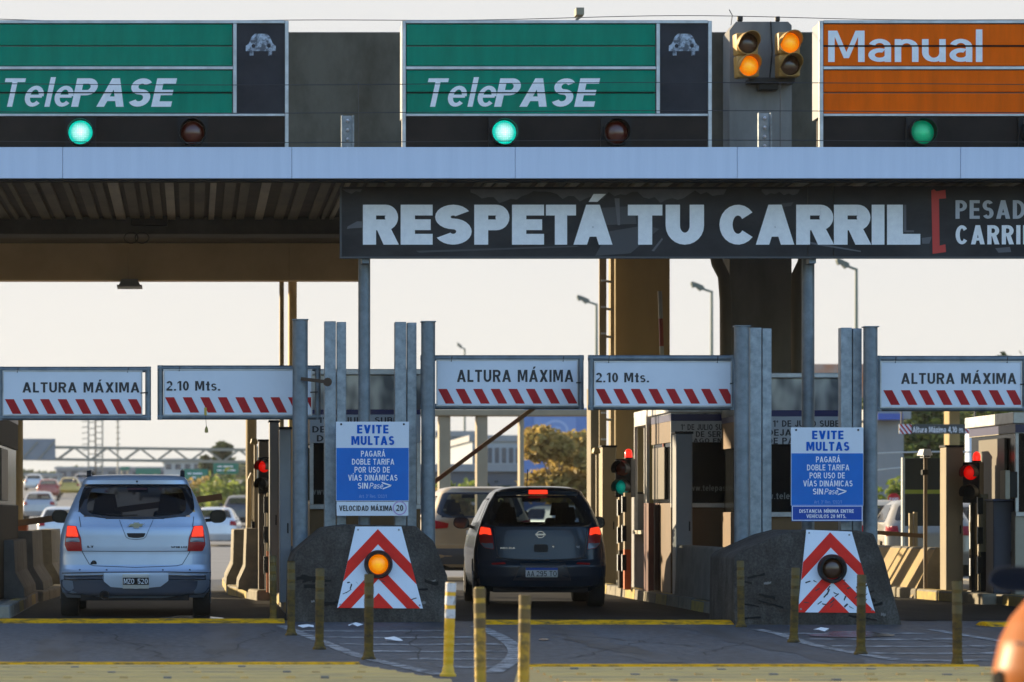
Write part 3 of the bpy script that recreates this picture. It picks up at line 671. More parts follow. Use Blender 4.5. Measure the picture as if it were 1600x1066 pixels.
for c, a, b in (('R',567,622),('E',626,676),('S',679,737),('P',741,796),('E',800,850),('T',853,900),('Á',896,957),('T',981,1035),('U',1040,1100),('C',1124,1182),('A',1181,1241),('R',1244,1302),('R',1303,1360),('I',1362,1382),('L',1386,1438)):
    ptext(mb, c, a, b, 320, 382.5, YN-.006, white_t, w=.36 if c not in 'SC' else .37, h=.27 if c != 'U' else .3, k=1.3)
mb.build('lettering', bn, recalc=False)
gt = mat('grey_white_lettering', (.46,.47,.5), .6)
mb = MB(); ptext(mb, 'PESADOS', 1493, 1648, 313, 342, YN-.006, gt, w=.2, h=.16, k=.8); mb.build('lettering', bn, recalc=False); mb = MB(); ptext(mb, 'CARRIL', 1493, 1613, 352, 382, YN-.006, white_t, w=.21, h=.17, k=.8); mb.build('lettering', bn, recalc=False)
rb = mat('red_banner_print', (.55,.03,.02), .5)
mb = MB(); mb.poly([(bx_(a), bz(b)) for a, b in [(1455,298),(1459,296),(1463,299),(1477,297),(1478,310),(1467,311),(1468,384),(1477,382),(1478,394),(1457,397)]], YN-.005, rb); mb.build('red_bracket', bn, recalc=False)
for a, b in ((562,581),(1261,1281)):
    mb = MB(); r = (bx_(b)-bx_(a))/2; cx = (bx_(a)+bx_(b))/2; mb.box(cx-.04,cx+.04,YN+.05,YN+.3,bz(400)-.08,bz(400)+.1,galv_d); mb.tube([(cx,YN+.32,.0),(cx,YN+.32,bz(400)+.12)], r, galv_d, 20); mb.build('pole', bn, smooth=40)

# ------------------------------------------------------------------ islands
def island(xl, xr, y0, y1, pts=None):
    mb = MB()
    mb.box(xl+.16, xr-.16, y0+.16, y1-.16, 0, .125, conc)
    L = 1.0; y = y0; k = 0
    while y < y1-.01:
        b = min(y+L, y1); m = kerby if k % 3 == 2 else kerbm
        for a, c in ((xl, xl+.155),(xr-.155, xr)): mb.box(a, c, y+.006, b-.006, -.02, .14+random.uniform(-.008,.008), m, tx=.012)
        y = b; k += 1
    mb.box(xl+.16, xr-.16, y0, y0+.155, -.02, .14, kerbm); mb.box(xl+.16, xr-.16, y1-.155, y1, -.02, .14, kerbm)
    return structure(mb, 'traffic_island', bevel=.012, seg=1)
island(-3.9, -2.06, 36.3, 54); island(1.12, 2.8, 36.3, 54); island(6.12, 7.72, 36.3, 54); island(10.5, 12.5, 38.5, 52)
for c in (-7.9, -12.8, -17.7): island(c-.85, c+.85, 36.3, 54)
mb = MB()                                        # splayed exit kerbs that catch the low sun
for pts, m in (([(6.25,43.0),(6.62,46.5),(6.7,52)], kerby), ([(.98,43.5),(.62,46.6),(.6,53)], kerby), ([(-2.1,43),(-1.95,47),(-2.0,53)], kerbm), ([(10.35,41.5),(10.1,45.5),(10.0,50)], kerby)):
    for (xa, ya), (xb, yb) in zip(pts, pts[1:]):
        n = max(1, int((yb-ya)/.95))
        for k in range(n):
            t0, t1 = k/n+.006, (k+1)/n-.006
            mb.bar((xa+(xb-xa)*t0, ya+(yb-ya)*t0, .06), (xa+(xb-xa)*t1, ya+(yb-ya)*t1, .06), .2, .17, m if k % 3 else kerbm)
structure(mb, 'kerb', bevel=.03, seg=2)

# concrete crash bollards with chevron plate and lamp
def bollard(front, Y, label, plate_label, plate, lampc, lit, scr=0):
    t = thing('crash_bollard', label, 'bollard', (PX(sum(p[0] for p in front)/len(front),Y), Y, 0), 'concrete bollards at the island noses')
    ft = [(PX(x,Y), PZ(y,Y)) for x, y in front]; zmax = max(p[1] for p in ft)
    mb = MB(); pts = [(x, max(-.02, z)) for x, z in ft]
    n = len(pts); lean = .22
    v = [(x, Y + lean*max(0,z)/zmax, z) for x, z in pts] + [(x, Y+1.7, z) for x, z in pts]
    mb.add(v, [tuple(range(n)), tuple(range(2*n-1, n-1, -1))] + [(i, (i+1) % n, (i+1) % n + n, i+n) for i in range(n)], conc_b)
    mb.build('body', t, bevel=.022, seg=2, smooth=45)
    mb = MB(); rs = random.Random(int(Y*10)); scm = mat('tyre_scuff', (.016,.015,.014), .8, spec=.1); chipm = mat('chipped_concrete', (.17,.16,.145), .95); xl, xr = min(p[0] for p in pts)+.12, max(p[0] for p in pts)-.12
    for k in range(13):
        chip = k % 4 == 3; z = rs.uniform(.05,.5); x = rs.choice((rs.uniform(xl, xl+.3), rs.uniform(xr-.3, xr))); a = rs.uniform(.02,.05) if chip else rs.uniform(.06,.16); h = rs.uniform(.012,.035); sl = rs.uniform(-.3,.3)
        P_ = [(x-a+2*a*j/5, z+sl*(2*a*j/5)+h*rs.uniform(.3,1)) for j in range(6)] + [(x+a-2*a*j/5, z+sl*(2*a-2*a*j/5)-h*rs.uniform(.3,1)) for j in range(6)]
        P_ = clip(P_[::-1], [((u-(xl+xr)/2)*.95+(xl+xr)/2, max(.03, w2-.03)) for u, w2 in pts])
        if len(P_) > 2: mb.add([(u, Y+lean*max(0,w2)/zmax-.003-.0006*k, w2) for u, w2 in P_], [tuple(range(len(P_)))], chipm if chip else scm)
    mb.build('scuff_marks', t, recalc=False)
    # plate: local plane following the lean
    yl = lambda z: Y + lean*z/zmax
    P = [(PX(x,Y), PZ(y,Y)) for x, y in plate]; mb = MB()
    def put(poly, off, m):
        a = sum(poly[i][0]*poly[(i+1) % len(poly)][1] - poly[(i+1) % len(poly)][0]*poly[i][1] for i in range(len(poly)))
        if a < 0: poly = poly[::-1]
        mb.add([(x, yl(z)-off, z) for x, z in poly], [tuple(range(len(poly)))], m)
    a = P if sum(P[i][0]*P[(i+1) % len(P)][1]-P[(i+1) % len(P)][0]*P[i][1] for i in range(len(P))) > 0 else P[::-1]
    mb.add([(x, yl(z)-.012, z) for x, z in a] + [(x, yl(z)+.01, z) for x, z in a], [tuple(range(len(a)))] + [(i, i+len(a), (i+1) % len(a)+len(a), (i+1) % len(a)) for i in range(len(a))], panelw)
    ax, ay = lampc[0], plate[0][1]
    for top0, top1 in ((4,28),(60,82),(104,150)):
        d = 200; poly = [(ax,ay+top0),(ax+d,ay+top0+d*1.05),(ax+d,ay+top1+d*1.05),(ax,ay+top1),(ax-d,ay+top1+d*1.05),(ax-d,ay+top0+d*1.05)]
        for half in (poly[:4], [poly[0], poly[3], poly[4], poly[5]]):
            c = clip([(PX(x,Y), PZ(y,Y)) for x, y in half], P)
            if len(c) > 2: put(c, .0135, red_c)
    sc = mat('black_scuff', (.03,.03,.035), .7)
    for k in range(scr):
        x = random.uniform(plate[3][0]+8, plate[2][0]-8); y = random.uniform(ay+75, plate[2][1]-6); dx, dy = random.uniform(2,9), random.uniform(-8,6); wd = random.uniform(.7,2)
        c = clip([(PX(x+a,Y), PZ(y+b,Y)) for a, b in ((0,0),(dx,dy),(dx+wd,dy+wd),(wd*.5,wd*1.4))], P)
        if len(c) > 2: put(c, .0145, sc)
    pl = mb.build('chevron_plate', t, recalc=False)
    if plate_label: pl['label'] = plate_label
    for bx, by in ((plate[0][0]+4, plate[0][1]+5),(plate[1][0]-4, plate[1][1]+5),(plate[2][0]-5, plate[2][1]-5),(plate[3][0]+5, plate[3][1]-5)):
        z = PZ(by,Y); mb = MB(); mb.lathe((PX(bx,Y), yl(z)-.013, z), [(.011,0),(.009,.008)], greyp, '-y', 10); mb.build('bolt', pl)
    lx, lz = PX(lampc[0],Y), PZ(lampc[1],Y); yy = yl(lz)-.014
    mb = MB(); mb.lathe((lx,yy,lz), [(.155,0),(.155,.05),(.14,.1),(.118,.1),(.112,.04),(.112,.02)], blackp, '-y', 32); lp = mb.build('warning_lamp', t, smooth=40)
    mb = MB(); mb.lathe((lx,yy-.022,lz), [(.108,0),(.1,.02),(.06,.035),(.01,.04)], lens_a if lit else lens_aoff, '-y', 28); mb.build('lens', lp, smooth=60)
    return t
bollard([(453,976),(456,880),(462,864),(508,825),(545,820),(652,822),(680,846),(700,900),(705,976)], 34.8, 'concrete crash bollard whose amber lamp is lit', None,
        [(557,823),(629,823),(661,951),(527,950)], (592,882), True, 10)
bollard([(1148,984),(1150,872),(1158,864),(1222,836),(1250,829),(1346,829),(1372,834),(1388,880),(1410,984)], 34.0, 'concrete crash bollard whose amber lamp is off', 'scratched chevron plate',
        [(1266,828),(1337,831),(1368,958),(1247,957)], (1303,889), False, 34)

# galvanised guard posts
def pipe_post(px0, px1, ptop, Y, label):
    t = thing('guard_post', label, 'post', (PX((px0+px1)/2,Y), Y, 0), 'galvanised guard posts on the islands'); r = (PX(px1,Y)-PX(px0,Y))/2; c = PX((px0+px1)/2,Y)
    mb = MB(); mb.tube([(c,Y,0),(c,Y,PZ(ptop,Y))], r, galv_d, 24); mb.build('pipe', t, smooth=40)
    mb = MB(); mb.box(c-r-.004, c+r+.004, Y-r-.004, Y+r+.004, PZ(ptop,Y)-.006, PZ(ptop,Y)+.006, galv_d); mb.build('cap_plate', t)
    return t
def twin_post(px0, px1, ptop, Y, label):
    t = thing('guard_post', label, 'post', (PX((px0+px1)/2,Y), Y, 0), 'galvanised guard posts on the islands'); a, b = PX(px0,Y), PX(px1,Y); c = a + (b-a)*.55; z = PZ(ptop,Y)
    for u, v_, s in ((a, c-.006, 0), (c+.006, b, .015)):                   # two back to back channels
        mb = MB(); mb.box(u, v_, Y+s, Y+s+.012, 0, z-s*.5, galv); mb.box(u, u+.012, Y+s+.012, Y+.16, 0, z-s*.5, galv); mb.box(v_-.012, v_, Y+s+.012, Y+.16, 0, z-s*.5, galv)
        mb.build('channel', t, bevel=.004, seg=1)
    return t
pipe_post(457, 481, 500, 36.9, 'round galvanised post left of the lit bollard, leftmost of its row')
twin_post(507, 541, 502, 37.05, 'twin channel post on the left behind the sign with the speed limit plate')
twin_post(617, 651, 503, 37.05, 'twin channel post on the right behind the sign with the speed limit plate')
pipe_post(658, 680, 503, 36.9, 'round galvanised post just left of the dark car')
pipe_post(1147, 1171, 510, 36.3, 'round galvanised post between the measure board and the unlit bollard')
twin_post(1172, 1206, 512, 36.45, 'twin channel post left of the sign with the distance plate')
twin_post(1314, 1347, 512, 36.45, 'twin channel post behind the right edge of the sign with the distance plate')
pipe_post(1349, 1371, 511, 36.3, 'round galvanised post carrying the height board at the right edge of the photo')
mb = MB(); mb.bar((PX(470,36.75),36.75,PZ(592,36.75)), (PX(512,36.75),36.75,PZ(597,36.75)), .03, .04, mat('rusty_iron', (.06,.035,.02), .8)); mb.lathe((PX(512,36.75),36.8,PZ(597,36.75)), [(.05,0),(.05,.06)], mat('rusty_iron', (.06,.035,.02)), '-y', 12)
tag(mb.build('rusty_clamp'), 'rusty iron clamp rod between two guard posts', 'clamp')

# height limit boards
def board(fr, pn, st, tx, Y, label, flip=False, post=None):
    t = thing('height_board', label, 'height board', (PX((fr[0]+fr[2])/2,Y), Y, PZ(fr[3],Y)), 'height limit boards over the lanes')
    r = .034; x0, x1, z0, z1 = PX(fr[0],Y)+r, PX(fr[2],Y)-r, PZ(fr[3],Y)+r, PZ(fr[1],Y)-r
    mb = MB()
    for p in (((x0,Y,z0),(x1,Y,z0)),((x1,Y,z0),(x1,Y,z1)),((x1,Y,z1),(x0,Y,z1)),((x0,Y,z1),(x0,Y,z0))):
        a, b = Vector(p[0]), Vector(p[1]); d = (b-a).normalized()*r; mb.tube([a-d, b+d], r, galv_d, 14)
    mb.build('pipe_frame', t, smooth=40)
    px0, py0, px1, py1 = pn; a, b, c, d = PX(px0,Y), PX(px1,Y), PZ(py1,Y), PZ(py0,Y)
    mb = MB(); mb.box(a, b, Y-.035, Y-.02, c, d, panelw); q = mb.build('sign_panel', t, bevel=.003, seg=1)
    mb = MB(); e = .012
    for u in ((a-e,a,c-e,d+e),(b,b+e,c-e,d+e),(a,b,c-e,c),(a,b,d,d+e)): mb.box(u[0],u[1],Y-.042,Y-.015,u[2],u[3],alu)
    mb.build('panel_edge', q)
    mb = MB(); s, tx0, tx1, ty0, ty1 = tx
    ptext(mb, s, tx0, tx1, ty0, ty1, Y-.038, black, w=.215, h=.17, k=1.0, gap=.15); mb.build('lettering', q, recalc=False)
    mb = MB(); sy0, sy1, sx0 = st; X = sx0; conv = [(a,c),(b,c),(b,d),(a,d)]
    for k in range(9):
        cpl = clip([(PX(u,Y), PZ(v,Y)) for u, v in ((X,sy0),(X+14,sy0),(X+26,sy1),(X+12,sy1))], conv)
        if len(cpl) > 2 and X < px1-6: mb.poly(cpl, Y-.0378, red)
        X += 27.4
    mb.build('red_stripes', q, recalc=False)
    for u in (.1,.9):
        mb = MB(); mb.tube([(a+(b-a)*u, Y-.04, d-.01),(a+(b-a)*u+.01, Y-.03, z1+.02)], .006, wire, 5); mb.build('wire_tie', t)
    mb = MB(); mb.tube([(b-.01,Y-.04,(c+d)/2),(x1,Y-.04,(c+d)/2+.005)], .008, wire, 5); mb.build('wire_tie', t)
    return t
board((-4,573,236,657), (6,581,221,648), (624,647,8), ('ALTURA MÁXIMA',35,218,597.5,613.5), 37.2, 'height board reading ALTURA MÁXIMA above the silver car')
board((246,571,501,656), (257,579,486,648), (621,645,258), ('2.10 Mts.',260,344,595.5,610.5), 37.25, 'measure board reading 2.10 Mts. that passes behind the leftmost guard post')
board((657,555,912,640), (683,564,901,633), (608,631,684), ('ALTURA MÁXIMA',714,896,578,597), 37.1, 'height board reading ALTURA MÁXIMA above the dark car')
board((919,555,1149,641), (929,566,1141,634), (608,631,930), ('2.10 Mts.',931,1014,582.5,597.5), 36.6, 'measure board reading 2.10 Mts. with a long blank end, right of the dark car')
board((1369,556,1606,643), (1376,566,1594,636), (610,633,1379), ('ALTURA MÁXIMA',1408,1588,583,600), 36.6, 'height board reading ALTURA MÁXIMA at the right edge of the photo')
mb = MB(); x = PX(321,37); mb.tube([(x,37.1,PZ(642,37)),(x+.01,37.1,PZ(666,37))], .003, wire, 5); mb.lathe((x+.012,37.1,PZ(676,37)), [(.012,0),(.022,.01),(.018,.05),(.006,.075)], mat('brass_fitting', (.35,.27,.08), .5), n=10); mb.box(x-.015,x+.015,37.0,37.05,PZ(649,37),PZ(637,37),mat('yellow_plastic', (.5,.35,.05), .5))
tag(mb.build('hanging_weight'), 'tiny weight hanging on a string under the measure board', 'weight')

# blue fine signs
def fine_sign(x0, x1, ys_, Y, label, second):
    t = thing('fine_sign', label, 'sign', (PX((x0+x1)/2,Y), Y, PZ(ys_[3],Y)), 'blue toll warning signs')
    mb = MB(); mb.box(PX(x0,Y), PX(x1,Y), Y, Y+.012, PZ(ys_[2],Y), PZ(ys_[0],Y), panelw); mb.box(PX(x0+.6,Y), PX(x1-.6,Y), Y-.002, Y+.001, PZ(ys_[2]-.8,Y), PZ(ys_[1],Y), blue); pn = mb.build('panel', t)
    o = x0-525; p = ys_[0]-659; yy = Y-.004
    mb = MB(); ptext(mb, 'EVITE', 558+o, 607+o, 664+p, 677.5+p, yy, blue_t, w=.27, h=.2, gap=.17); mb.build('heading', pn, recalc=False); mb = MB(); ptext(mb, 'MULTAS', 549+o, 616+o, 681.5+p, 695.5+p, yy, blue_t, w=.26, h=.2, gap=.15); mb.build('heading', pn, recalc=False)
    for s, a, b, y in (('PAGARÁ',564,602,704.5),('DOBLE TARIFA',550,616,717),('POR USO DE',554,609,729.5),('VÍAS DINÁMICAS',544,621,742),('SIN',559,575,754.5)):
        mb = MB(); ptext(mb, s, a+o, b+o, y+p, y+9.2+p, yy, white_t, w=.19, h=.16, gap=.15); mb.build('lettering', pn, recalc=False)
    mb = MB(); ptext(mb, 'Pase', 577+o, 598+o, 754.5+p, 763.7+p, yy, white_t, w=.15, h=.13, shear=.2, gap=.12)
    for u in (((596,753),(612,758),(611,760),(597,755.5)),((612,758),(598,763),(598,765),(611,760))): mb.poly([(PX(a+o,Y), PZ(b+p,Y)) for a, b in u], yy-.0035, white_t)
    mb.build('logo_lettering', pn, recalc=False); mb = MB(); ptext(mb, 'Art. 3º Res. 1202/18', 561+o, 606+o, 773+p, 778+p, yy, mat('pale_blue_lettering', (.2,.35,.66), .5), w=.14, h=.12); mb.build('lettering', pn, recalc=False)
    for u in (x0+8, x1-8): mb = MB(); mb.lathe((PX(u,Y), Y-.001, PZ(ys_[0]+4,Y)), [(.012,0),(.009,.008)], dark, '-y', 8); mb.build('bolt', pn)
    mb = MB()
    if second == 'speed':
        mb.box(PX(x0+1,Y), PX(x1-1,Y), Y-.003, Y+.012, PZ(ys_[3],Y), PZ(ys_[2]+1,Y), panelw); pl = mb.build('speed_plate', t)
        mb = MB(); ptext(mb, 'VELOCIDAD MÁXIMA', x0+5, x0+88, ys_[2]+7, ys_[2]+15.5, Y-.0075, black, w=.22, h=.18, gap=.12)
        ptext(mb, '20', x0+94, x0+105, ys_[2]+6, ys_[2]+15.5, Y-.0075, black, w=.2, h=.17); mb.build('lettering', pl, recalc=False)
        mb = MB(); cx, cz, r = PX(x0+99.5,Y), PZ(ys_[2]+11,Y), PX(11,Y)-PX(0,Y)
        for i in range(28):
            t0, t1 = 2*math.pi*i/28, 2*math.pi*(i+1)/28
            mb.poly([(cx+r*math.cos(t0),cz+r*math.sin(t0)),(cx+r*math.cos(t1),cz+r*math.sin(t1)),(cx+r*.84*math.cos(t1),cz+r*.84*math.sin(t1)),(cx+r*.84*math.cos(t0),cz+r*.84*math.sin(t0))], Y-.006, mat('faded_red_ring', (.42,.3,.55), .5))
        mb.build('speed_ring', pl, recalc=False)
    else:
        mb.box(PX(x0+1,Y), PX(x1-1,Y), Y-.003, Y+.012, PZ(ys_[3],Y), PZ(ys_[2]-.5,Y), blue); pl = mb.build('distance_plate', t)
        mb = MB(); a, b, c, d = x0+2.5, x1-2.5, ys_[2]+1.5, ys_[3]-2
        mb.box(PX(a,Y), PX(b,Y), Y-.0045, Y-.002, PZ(d,Y), PZ(c,Y), blue_d)
        for u in ((a,b,c-1,c),(a,b,d,d+1),(a-1,a,c-1,d+1),(b,b+1,c-1,d+1)): mb.box(PX(u[0],Y),PX(u[1],Y),Y-.006,Y-.002,PZ(u[3],Y),PZ(u[2],Y),white_t)
        ptext(mb, 'DISTANCIA MÍNIMA ENTRE', x0+13, x1-15, c+4.5, c+10, Y-.008, white_t, w=.2, h=.17, gap=.13); mb.build('lettering', pl, recalc=False); mb = MB(); ptext(mb, 'VEHÍCULOS 20 MTS.', x0+24, x1-27, c+12.5, c+18, Y-.008, white_t, w=.2, h=.17, gap=.13); mb.build('lettering', pl, recalc=False)
fine_sign(525, 639, (659,700,783,806), 36.75, 'blue and white fine warning sign with a speed limit plate below', 'speed')
fine_sign(1236, 1349, (668,708.5,790,814.5), 36.15, 'blue and white fine warning sign with a blue distance plate below', 'dist')

# ------------------------------------------------------------------ flexible posts
postm = {'old': mat('grimy_yellow_post', (.15,.095,.02), .8, spec=.15, col2=(.055,.04,.022), scale=6, stretch=(1,1,2), lo=.4, hi=.62),
         'mid': mat('worn_yellow_post', (.42,.27,.02), .65, col2=(.11,.085,.03), scale=7, stretch=(1,1,1.5), lo=.45, hi=.62),
         'new': mat('bright_yellow_post', (.78,.44,.01), .5, col2=(.66,.36,.01), scale=5)}
bandm = mat('reflective_band', (.55,.57,.6), .45, col2=(.2,.2,.2), scale=16, lo=.5, hi=.6); bandd = mat('dirty_band', (.07,.055,.03), .8, col2=(.15,.105,.03), scale=9)
def flex_post(px, ptop, pbase, kind, label, lean=0.0, wpx=None):
    lean += (px*37 % 11 - 5)*.16
    s = (pbase-HY)/EYE; Y = F/s; X = (px-VX)/s; H = (pbase-ptop)/s; r = .037 if not wpx else wpx/2/s
    t = thing('flexible_post', label, 'lane post', (X, Y, 0), 'yellow flexible posts', local=True)
    mb = MB(); prof = [(r*1.6,0),(r*1.6,.015),(r*1.25,.03),(r*1.12,.06)]; z = .06
    while z < H-.05: prof += [(r,z+.01),(r,z+.05),(r*1.05,z+.055)] if z < H*.45 else [(r,z+.06)]; z += .06
    prof += [(r,H-.02),(r*.85,H)]
    mb.lathe((0,0,0), prof, postm[kind], n=16); mb.build('shaft', t, smooth=30)
    for a in (.62,.76,.90): mb = MB(); mb.lathe((0,0,0), [(r+.002,H*a),(r+.002,H*a+.065)], bandm if kind == 'new' else bandd, n=16); mb.build('reflective_band', t, smooth=30)
    t.rotation_euler = (0, R(lean), 0)
for a in ((427,868,972,'old','grimy flexible post beside the low wall, leftmost of the row',0),(455,878,993,'old','short grimy flexible post second in from the left lane',0),
          (499,888,1015,'old','grimy flexible post left of the lit chevron plate',.5),(576,897,1031,'old','brown flexible post standing in front of the lit amber lamp',.3),
          (700,910,1057,'new','bright clean yellow flexible post with white bands',1.6),(751,918,1085,'mid','worn yellow flexible post between the bright one and the capped one',0),
          (818,930,1085,'mid','worn yellow flexible post below the dark car, nearest to its right wheel',.8),(1158,876,980,'old','grimy flexible post at the left foot of the unlit bollard',0),
          (1240,887,1004,'old','grimy flexible post covering the left edge of the scratched chevron plate',.8),(1345,898,1023,'old','grimy flexible post covering the right edge of the scratched chevron plate',1.2),
          (1496,908,1042,'old','flexible post alone in front of the right lane, rightmost of all',.4)):
    flex_post(*a)
paper = mat('white_paper', (.7,.7,.7), .8)
for x, y, lab in ((480,983,'white paper scrap by the post left of the lit chevron plate'),(556,980,'flat white paper scrap below the lit bollard'),(616,1003,'crumpled white scrap on the hatched lines'),(1283,988,'white paper scrap below the scratched chevron plate')):
    X, Y = GP(x, y); mb = MB(); pts = []
    for k in range(9):
        a = 2*math.pi*k/9; pts.append((X+(.05+.03*random.random())*math.cos(a)*1.3, Y+.1*math.sin(a), .01+.03*random.random()))
    mb.add(pts+[(X,Y,.05)], [(k,(k+1) % 9,9) for k in range(9)], paper); tag(mb.build('paper_scrap'), lab, 'litter', 'paper scraps on the road')
# ------------------------------------------------------------------ toll booths
navy = mat('navy_band', (.012,.014,.09), .4); dglass = mat('dark_booth_glass', (.004,.005,.006), .2, spec=.08)
refl = mat('streaky_metal_panel', (.10,.11,.12), .3, .5, col2=(.42,.42,.40), scale=1.7, detail=2, stretch=(1.6,1,.8), lo=.42, hi=.58)
tanpan = mat('brown_booth_panel', (.15,.08,.025), .6, col2=(.11,.06,.02), scale=3); greysign = mat('grey_white_notice', (.42,.44,.46), .5, col2=(.36,.38,.40), scale=3)
dimletter = mat('dim_window_lettering', (.14,.16,.16), .6); gdot = mat('green_mark', (.02,.22,.06), .5)
def booth(x0, x1, Y, Y2, rows, label, lines, web, roof=True, low=tanpan):
    """rows: rim top, panel top, navy top, notice top, glass top, sill top, wall foot"""
    X0, X1 = PX(x0,Y), PX(x1,Y); z = [PZ(v,Y) for v in rows]
    t = thing('toll_booth', label, 'toll booth', ((X0+X1)/2, Y, .125), 'toll booths on the islands')
    mb = MB(); mb.box(X0, X1, Y, Y2, .125, z[5], low); mb.build('wall', t, bevel=.012)
    mb = MB(); mb.box(X0-.04, X1+.04, Y-.06, Y2+.06, z[1], z[0], alu); mb.build('roof', t, bevel=.01)
    mb = MB(); mb.box(X0, X1, Y-.01, Y2, z[2], z[1]-.002, refl); mb.build('upper_panel', t)
    mb = MB(); mb.box(X0, X1, Y-.015, Y2-.01, z[3]+.002, z[2]-.002, navy); mb.build('navy_band', t)
    mb = MB(); mb.box(X0, X1, Y-.012, Y+.02, z[4], z[3], greysign); nb = mb.build('notice', t)
    mb = MB(); mb.box(X0+.004, X1-.004, Y+.021, Y2-.004, z[4]+.001, z[3], low); mb.build('upper_wall', t)
    for s, a, b, c, d in lines: mb = MB(); ptext(mb, s, a, b, c, d, Y-.014, black, w=.21, h=.17, gap=.14); mb.build('lettering', nb, recalc=False)
    mb = MB(); mb.box(X0+.03, X1-.03, Y+.012, Y2-.03, z[5]+.002, z[4]-.002, dglass); gl = mb.build('window', t)
    if web:
        mb = MB(); ptext(mb, *web, Y+.010, dimletter, w=.17, h=.14, gap=.16); mb.build('lettering', gl, recalc=False)
    mb = MB()
    for u in (X0, X1-.045): mb.box(u, u+.045, Y-.02, Y+.03, z[5], z[4]-.002, alu)
    mb.box(X0, X1, Y-.045, Y+.02, z[5]-.06, z[5]-.002, alu); mb.build('frame', gl, bevel=.004, seg=1)
    for s in (X0-.012, X1-.018):                                            # side service hatches
        mb = MB(); mb.box(s, s+.03, Y+.5, Y+min(1.9,Y2-Y-.2), z[5]+.05, z[4]-.05, mat('brown_hatch', (.10,.085,.06), .5)); mb.build('service_hatch', t, bevel=.006, seg=1)
    return t
L1, L2, L3 = '1º DE JULIO SUBE', 'DEJA DE SER U', 'DE PAGO EN'
booth(484, 657, 39.0, 43.3, (577,586,640,648,692,788,860), 'toll booth behind the lit bollard', [(L1,498,622,652,661),(L2,488,618,666,676),(L3,495,602,680,690)], ('www.telepase',486,560,763,773))
booth(1196, 1340, 38.6, 41.8, (583,591,641,651,694,800,860), 'toll booth with streaky metal top behind the unlit bollard', [(L1,1208,1311,657,667),(L2,1199,1312,671,681),(L3,1199,1284,684,694)], ('www.telepase',1180,1262,770,780))
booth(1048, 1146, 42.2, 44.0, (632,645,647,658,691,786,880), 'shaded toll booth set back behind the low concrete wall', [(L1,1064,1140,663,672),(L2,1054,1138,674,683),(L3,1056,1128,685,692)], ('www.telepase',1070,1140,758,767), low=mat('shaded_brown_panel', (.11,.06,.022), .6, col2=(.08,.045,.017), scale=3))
cream = mat('cream_booth_wall', (.45,.42,.34), .6, col2=(.38,.35,.28), scale=3)
booth(1586, 1700, 42.0, 44.5, (644,662,663,676,677,800,900), 'cream walled toll booth cut off by the right edge of the photo', [], None, low=cream)
for i, c in enumerate((-3.0, -7.9, -12.8)):
    X = c; Y = 38.8
    booth(VX+(X-.65)*F/Y, VX+(X+.65)*F/Y, Y, 43.3, (577,586,640,648,692,788,860), ('toll booth of the island left of the silver car','toll booth beyond the left edge, one lane out','toll booth beyond the left edge, two lanes out')[i], [], None, low=mat('dark_grey_panel', (.016,.016,.016), .7, spec=.1))

# low walls and jersey barriers on the islands
def jersey(pts, y0, y1, m, label, name='jersey_barrier', cat='barrier', stripes=None):
    mb = MB(); mb.prism(pts, y0, y1, m); o = mb.build(name, bevel=.025, seg=2); return tag(o, label, cat, 'concrete barriers on the islands')
def jprof(c, z0, z1, w0, w1): return [(c-w0,z0),(c+w0,z0),(c+w0*.95,z0+.12),(c+w1*1.15,z0+.32),(c+w1,z1),(c-w1,z1),(c-w1*1.15,z0+.32),(c-w0*.95,z0+.12)]
jersey([(6.18,.13),(6.46,.13),(6.42,.78),(6.22,.78)], 36.0, 41.0, conc, 'low grey concrete wall behind the unlit bollard')
jersey([(1.14,.13),(1.36,.13),(1.33,.78),(1.17,.78)], 36.9, 40.2, conc, 'low concrete wall left of the lit bollard')
jt = mat('tan_barrier_concrete', (.36,.255,.10), .8, col2=(.27,.195,.09), scale=2.5, bump=.15)
jersey(jprof(.88,.13,.98,.24,.12), 44.5, 46.6, kerbm, 'tan jersey barrier on the right of the silver car, nearer one')
jersey(jprof(.72,.13,.95,.22,.1), 47.2, 50.5, kerbm, 'tan jersey barrier on the right of the silver car, farther one')
jersey(jprof(-2.35,.13,.85,.26,.12), 40.0, 43.0, conc, 'jersey barrier left of the silver car, nearest one')
jersey(jprof(-2.3,.13,.95,.28,.12), 43.6, 46.5, conc, 'jersey barrier left of the silver car, middle one')
jersey(jprof(-2.2,.13,.95,.26,.12), 47.2, 50.5, kerbm, 'jersey barrier left of the silver car, farthest one')
mb = MB(); Y = 44.6; P = lambda x, y: (PX(x,Y), max(.0, PZ(y,Y)))
mb.prism([P(1424,938),P(1476,938),P(1480,856),P(1462,856)], Y, Y+4.5, conc, m2=jt); tag(mb.build('jersey_barrier', bevel=.03), 'wide tan sloped barrier under the camera pole in the right lane', 'barrier', 'concrete barriers on the islands')  # grey shaded front and sunlit tan sides are put into the colour

